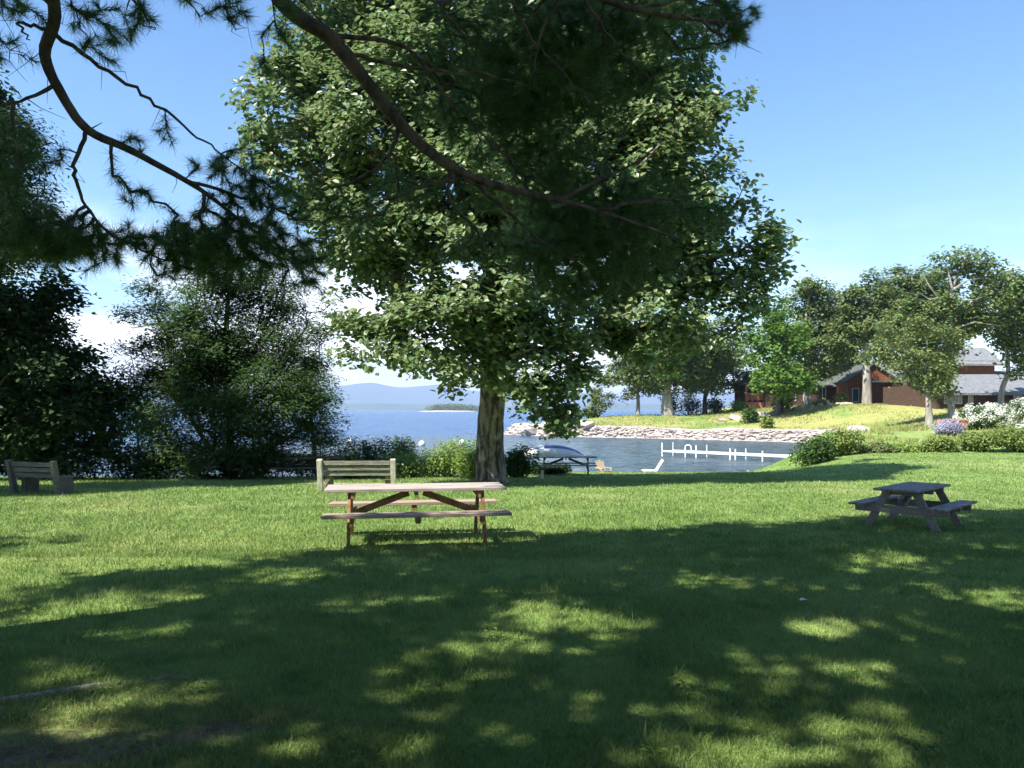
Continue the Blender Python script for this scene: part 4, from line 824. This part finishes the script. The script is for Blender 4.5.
for s in (-1, 1): MB().beam((-1.0, s*.50, .02), (.55, s*.50, .02), .035, .045, (0,1,0)).build('gunwale', M['white'], bt_)

# ------------------------------------------------------------------ benches
def bench(name, W, slat, post):
    root = empty(name, (0,0,0))
    mb = MB()
    for k, z_ in enumerate((.44, .57, .70)): mb.beam((-W/2+.02, -.02-.035*(k), z_), (W/2-.02, -.02-.035*(k), z_), .035, .105, (0,1,0))
    mb.build('backrest', slat, root, .004)
    mb = MB()
    for k in range(3): mb.box(-W/2-.03, W/2+.03, .10+k*.15, .235+k*.15, .375, .41)
    mb.build('seat', slat, root, .004)
    for s in (-1, 1):
        MB().beam((s*(W/2+.055), .06, -.06), (s*(W/2+.055), -.12, .79), .12, .12, (1,0,0)).build('back_post', post, root, .008)
        MB().box(s*(W/2-.10)-.07, s*(W/2-.10)+.07, .14, .5, -.06, .372).build('leg', slat, root, .008)
    return root
b1 = bench('park_bench', 1.66, M['wood_bench'], M['post']); place(b1, X(357,19.4), 19.4, R(2)); tag(b1, 'lichen grey slatted bench with pale posts facing the lake, behind the white picnic table', 'bench', 'benches facing the lake')
b2 = bench('park_bench', 1.36, M['wood_dark'], M['wood_dark']); place(b2, X(35,18.6), 18.6, R(-22)); tag(b2, 'weathered grey bench under the trees at the far left', 'bench', 'benches facing the lake')
# pale stump post by the lakeside table
x = X(542,27); mb = MB(); mb.tube([(0,0,-.1),(0,0,.1),(.01,0,.30)], [.055,.05,.045], 9); s_ = mb.build('stump_post', M['post']); s_.location = (x, 27, gz(x,27)); tag(s_, 'short pale post stub in front of the lakeside table', 'post')

# wooden slat chair
Yc = 36.6; cx = X(604,Yc); ch = empty('garden_chair', (cx, Yc, gz(cx,Yc)), R(-150)); ch.scale = (.76,)*3; tag(ch, 'tan slatted wooden garden chair at the water beside the lakeside table', 'chair')
mb = MB()
for k in range(5): xx = -.24+k*.12; mb.beam((xx, -.22, .30), (xx*1.12, -.50, 1.0-.10*abs(k-2)/2), .10, .02, (1,0,0))
mb.build('backrest', M['chair_wood'], ch)
mb = MB()
for k in range(5): mb.box(-.27,.27, -.24+k*.115, -.14+k*.115, .30+k*.02, .325+k*.02)
mb.build('seat', M['chair_wood'], ch)
for s in (-1,1):
    MB().box(s*.30-.02, s*.30+.02, .26, .36, -.03, .52).build('leg', M['chair_wood'], ch); MB().beam((s*.30, .30, .32), (s*.30, -.55, -.02), .035, .09, (1,0,0)).build('leg', M['chair_wood'], ch)
    MB().box(s*.34-.07, s*.34+.07, -.38, .38, .522, .545).build('armrest', M['chair_wood'], ch)
# white reclining chair
Yc = 36.9; cx = X(652,Yc); lc = empty('lounge_chair', (cx, Yc, gz(cx,Yc)+.02), R(0)); lc.scale = (.85,)*3; tag(lc, 'low white reclining beach chair at the edge of the cove', 'chair')
mb = MB()
for k in range(6): mb.box(-.50+k*.12, -.40+k*.12, -.27,.27, .20,.225)
mb.build('seat', M['white'], lc)
mb = MB()
for k in range(7): a = R(58); u = .06+k*.095; mb.beam((.22+math.cos(a)*u, -.27, .21+math.sin(a)*u), (.22+math.cos(a)*u, .27, .21+math.sin(a)*u), .025, .075, (math.sin(a),0,-math.cos(a)))
mb.build('backrest', M['white'], lc)
for s in (-1,1):
    MB().beam((-.54, s*.29, .19), (.24, s*.29, .19), .03,.04,(0,1,0)).build('side_rail', M['white'], lc); MB().beam((.22, s*.29, .2), (.22+.70*math.cos(R(58)), s*.29, .2+.70*math.sin(R(58))), .03,.04,(0,1,0)).build('side_rail', M['white'], lc)
    MB().beam((-.42, s*.29, .19), (-.50, s*.29, -.08), .03,.04,(0,1,0)).build('leg', M['white'], lc); MB().beam((.10, s*.29, .19), (.30, s*.29, -.08), .03,.04,(0,1,0)).build('leg', M['white'], lc)

# ------------------------------------------------------------------ dock frame in the cove
A = np.array([X(663,56), 56.0]); Bp = np.array([X(792,49), 49.0]); dl = np.linalg.norm(Bp-A); ang = math.atan2(Bp[1]-A[1], Bp[0]-A[0])
dk = empty('dock', (A[0], A[1], LAKE), ang); tag(dk, 'long white pipe dock frame standing in the cove', 'dock', None)
zd = .36
for s in (0, 1.1): MB().box(0, dl, s-.04, s+.04, zd-.05, zd+.06).build('rail', M['white'], dk)
mb = MB()
for k in range(8): xx = dl*(k+.5)/8; mb.box(xx-.03, xx+.03, .052, 1.048, zd-.04, zd+.03)
mb.build('cross_bar', M['white'], dk)
for fx, tl in ((0,.6),(.20,.42),(.29,.5),(.56,.38),(.60,.35),(.80,.3)):
    for s in ((-.1, 1.2) if fx in (0,.29,.60) else (-.1,)): MB().tube([(fx*dl, s, -1.4), (fx*dl, s, zd+tl)], [.045,.045], 8).build('post', M['steel'] if s > 0 else M['white'], dk)
mb = MB(); pts = [(.10*dl, 1.3, zd-.3),(.10*dl, 1.3, zd+.3),(.125*dl, 1.3, zd+.42),(.15*dl, 1.3, zd+.3),(.15*dl, 1.3, zd-.3)]; mb.tube(smooth_path(pts, 4), .04, 8); mb.build('ladder_rail', M['white'], dk)

x, y_ = gpt(800, 604); sc_ = npmesh('paper_scrap', [(0,0,.02),(.11,.01,.035),(.12,.05,.02),(.05,.07,.045),(.01,.05,.03)], [np.array([[0,1,2,3]]), np.array([[0,3,4]])], M['white']); sc_.location = (x, y_, gz(x, y_)+.03); sc_.scale = (.65,)*3; sm = sc_.modifiers.new('thick', 'SOLIDIFY'); sm.thickness = .003
tag(sc_, 'small crumpled white paper scrap lying in the shaded grass', 'litter')
# mooring buoys
for i, (px, py, lab) in enumerate([(350,442,'white mooring buoy nearest the left trees'),(422,444.5,'white mooring buoy farthest from shore bushes, in the middle'),(462,443,'white mooring buoy just left of the big trunk')]):
    Yb = (EYE-LAKE)*F/(py+1.2-HOR); x = X(px, Yb); by2 = empty('mooring_buoy', (x, Yb, LAKE)); tag(by2, lab, 'buoy', 'white mooring buoys')
    mb = MB(); a = np.linspace(0, math.pi, 9); mb.tube([(0,0,.16-.30*math.cos(q)) for q in a], [max(.012,.30*math.sin(q)) for q in a], 14); mb.build('float', M['white'], by2, smooth=True)
    mb = MB(); mb.tube([(0,0,.44),(0,0,.56)], [.03,.03], 8); mb.build('ring_post', M['steel'], by2)

# ------------------------------------------------------------------ grass
def blades(n, y0, y1, power, hmin, hmax, seg, wide):
    u = rng.random(n); k = 1-power; Yb = (y0**k+u*(y1**k-y0**k))**(1/k) if abs(k) > 1e-3 else y0*(y1/y0)**u
    x = rng.uniform(-1,1,n)*(.70*Yb+1.2); sdv = shore_sd(x, Yb); s_, sa_, r_, d_ = masks(x, Yb, sdv)
    ok = (sdv > 1.5) & (rng.random(n) > np.clip(s_*.93+sa_*.9, 0, .97)); x = x[ok]; Yb = Yb[ok]; n = len(x); z = height(x, Yb, sdv[ok])-.006
    cl = fbm(x, Yb, 2.2, 3, 7); hgt = (hmin+(hmax-hmin)*rng.random(n))*(.55+1.0*cl); tf_ = fbm(x, Yb, 1.6, 3, 21); tall = rng.random(n) < np.where(tf_ > .6, .05, .010); hgt[tall] *= 2.0
    th = rng.uniform(0, 2*math.pi, n); w_ = np.maximum(.0032, wide*Yb)*rng.uniform(.7,1.3,n); lean = hgt*rng.uniform(.2,1.0,n); ph = rng.uniform(0, 2*math.pi, n)
    sx, sy = np.cos(th)*w_/2, np.sin(th)*w_/2; lx_, ly_ = np.cos(ph)*lean, np.sin(ph)*lean
    b0 = np.stack([x-sx, Yb-sy, z], 1); b1 = np.stack([x+sx, Yb+sy, z], 1); tp = np.stack([x+lx_, Yb+ly_, z+hgt], 1)
    if seg == 1: V = np.stack([b0, b1, tp], 1).reshape(-1,3); return V, [np.arange(3*n).reshape(-1,3)]
    m0 = np.stack([x-sx*.8+lx_*.32, Yb-sy*.8+ly_*.32, z+hgt*.6], 1); m1 = np.stack([x+sx*.8+lx_*.32, Yb+sy*.8+ly_*.32, z+hgt*.6], 1)
    V = np.stack([b0,b1,m1,m0,tp], 1).reshape(-1,3); i = np.arange(n)*5
    return V, [np.stack([i,i+1,i+2,i+3],1), np.stack([i+3,i+2,i+4],1)]
V1, F1 = blades(330000, 3.2, 10, 1.6, .025, .062, 2, .0006)
V2, F2 = blades(320000, 9.5, 42, 1.5, .03, .06, 1, .0010)
gr = npmesh('grass', np.concatenate([V1, V2]), F1+[F2[0]+len(V1)], M['grass']); tag(gr, 'mown green grass covering the lawn', 'grass', None, 'stuff')
# fallen leaves and needles
xs = np.concatenate([rng.uniform(-9,10,520), rng.normal(-2.3,.9,1500), rng.uniform(-6,9,900)]); ys = np.concatenate([3.6+11*rng.random(520)**1.4, rng.normal(4.3,.5,1500), 15+16*rng.random(900)])
C = np.stack([xs, ys, height(xs, ys)+.012+.03*rng.random(len(xs))], 1); kf = np.zeros(len(C), bool); kf[520:2020] = True; V, Fc = leaf_mesh(C[~kf], .028, .7, None, TS, TSF); Vn, Fn = leaf_mesh(np.repeat(C[kf], 3, 0)+rng.normal(size=(4500,3))*np.array([.05,.05,.004])-np.array([0,0,.012]), .075, .93, None, TN*np.array([1,.16,1]), TSF); Fc = np.concatenate([Fc, Fn+len(V)]); V = np.concatenate([V, Vn])
M['litter'] = leafmat('fallen_leaf', (.13,.075,.04), (.25,.16,.08), (.38,.33,.2), .15, .7, .2)
tag(npmesh('leaf_litter', V, [Fc], M['litter']), 'scattered brown and yellow fallen leaves in the grass', 'leaves', None, 'stuff')
xs = np.concatenate([rng.uniform(-9,10,260)]); ys = 3.8+10*rng.random(260)**1.3; ii = np.repeat(np.arange(260), 14)
C = np.stack([xs[ii]+rng.normal(size=len(ii))*.05, ys[ii]+rng.normal(size=len(ii))*.05, height(xs, ys)[ii]+.03+.03*rng.random(len(ii))], 1); V, Fc = leaf_mesh(C, .04, .75, None, TS, TSF)
tag(npmesh('clover', V, [Fc], M['leaf_bright']), 'small broad leafed weeds growing among the grass', 'weeds', None, 'stuff')
# longer grass on the far slope
ys = 42+83*rng.random(90000)**1.5; xs = rng.uniform(2, 78, 90000); sdv = shore_sd(xs, ys); ok = (sdv > 2.8) & ((ys > 47) | (fbm(xs, ys, .5, 3) > .45)) & (fbm(xs, ys, .3, 4, 3) > .38); xs, ys = xs[ok], ys[ok]; z = height(xs, ys)
n = len(xs); th = rng.uniform(0, 6.28, n); w_ = .06; hg = rng.uniform(.08,.28,n)
V = np.stack([np.stack([xs-np.cos(th)*w_, ys-np.sin(th)*w_, z], 1), np.stack([xs+np.cos(th)*w_, ys+np.sin(th)*w_, z], 1), np.stack([xs+rng.normal(size=n)*.05, ys, z+hg], 1)], 1).reshape(-1,3)
M['hay'] = leafmat('meadow_blade', (.20,.24,.07), (.33,.33,.12), None, .2, .7, .2)
tag(npmesh('meadow', V, [np.arange(3*n).reshape(-1,3)], M['hay']), 'rough dry grass on the far slope', 'grass', None, 'stuff')

# ------------------------------------------------------------------ haze
hz = MB().box(-21000, 21000, -3500, 16500, -9, 330).build('haze', M['white'])
m = bpy.data.materials.new('haze_air'); m.use_nodes = True; t = m.node_tree; t.nodes.clear(); o = N(t, 'ShaderNodeOutputMaterial'); pv = N(t, 'ShaderNodeVolumePrincipled')
pv.inputs['Color'].default_value = (.52,.66,1,1); pv.inputs['Density'].default_value = 1.3e-4; pv.inputs['Anisotropy'].default_value = 0
t.links.new(pv.outputs[0], o.inputs['Volume']); hz.data.materials.clear(); hz.data.materials.append(m); tag(hz, 'pale blue summer haze over the lake', None, None, 'stuff')
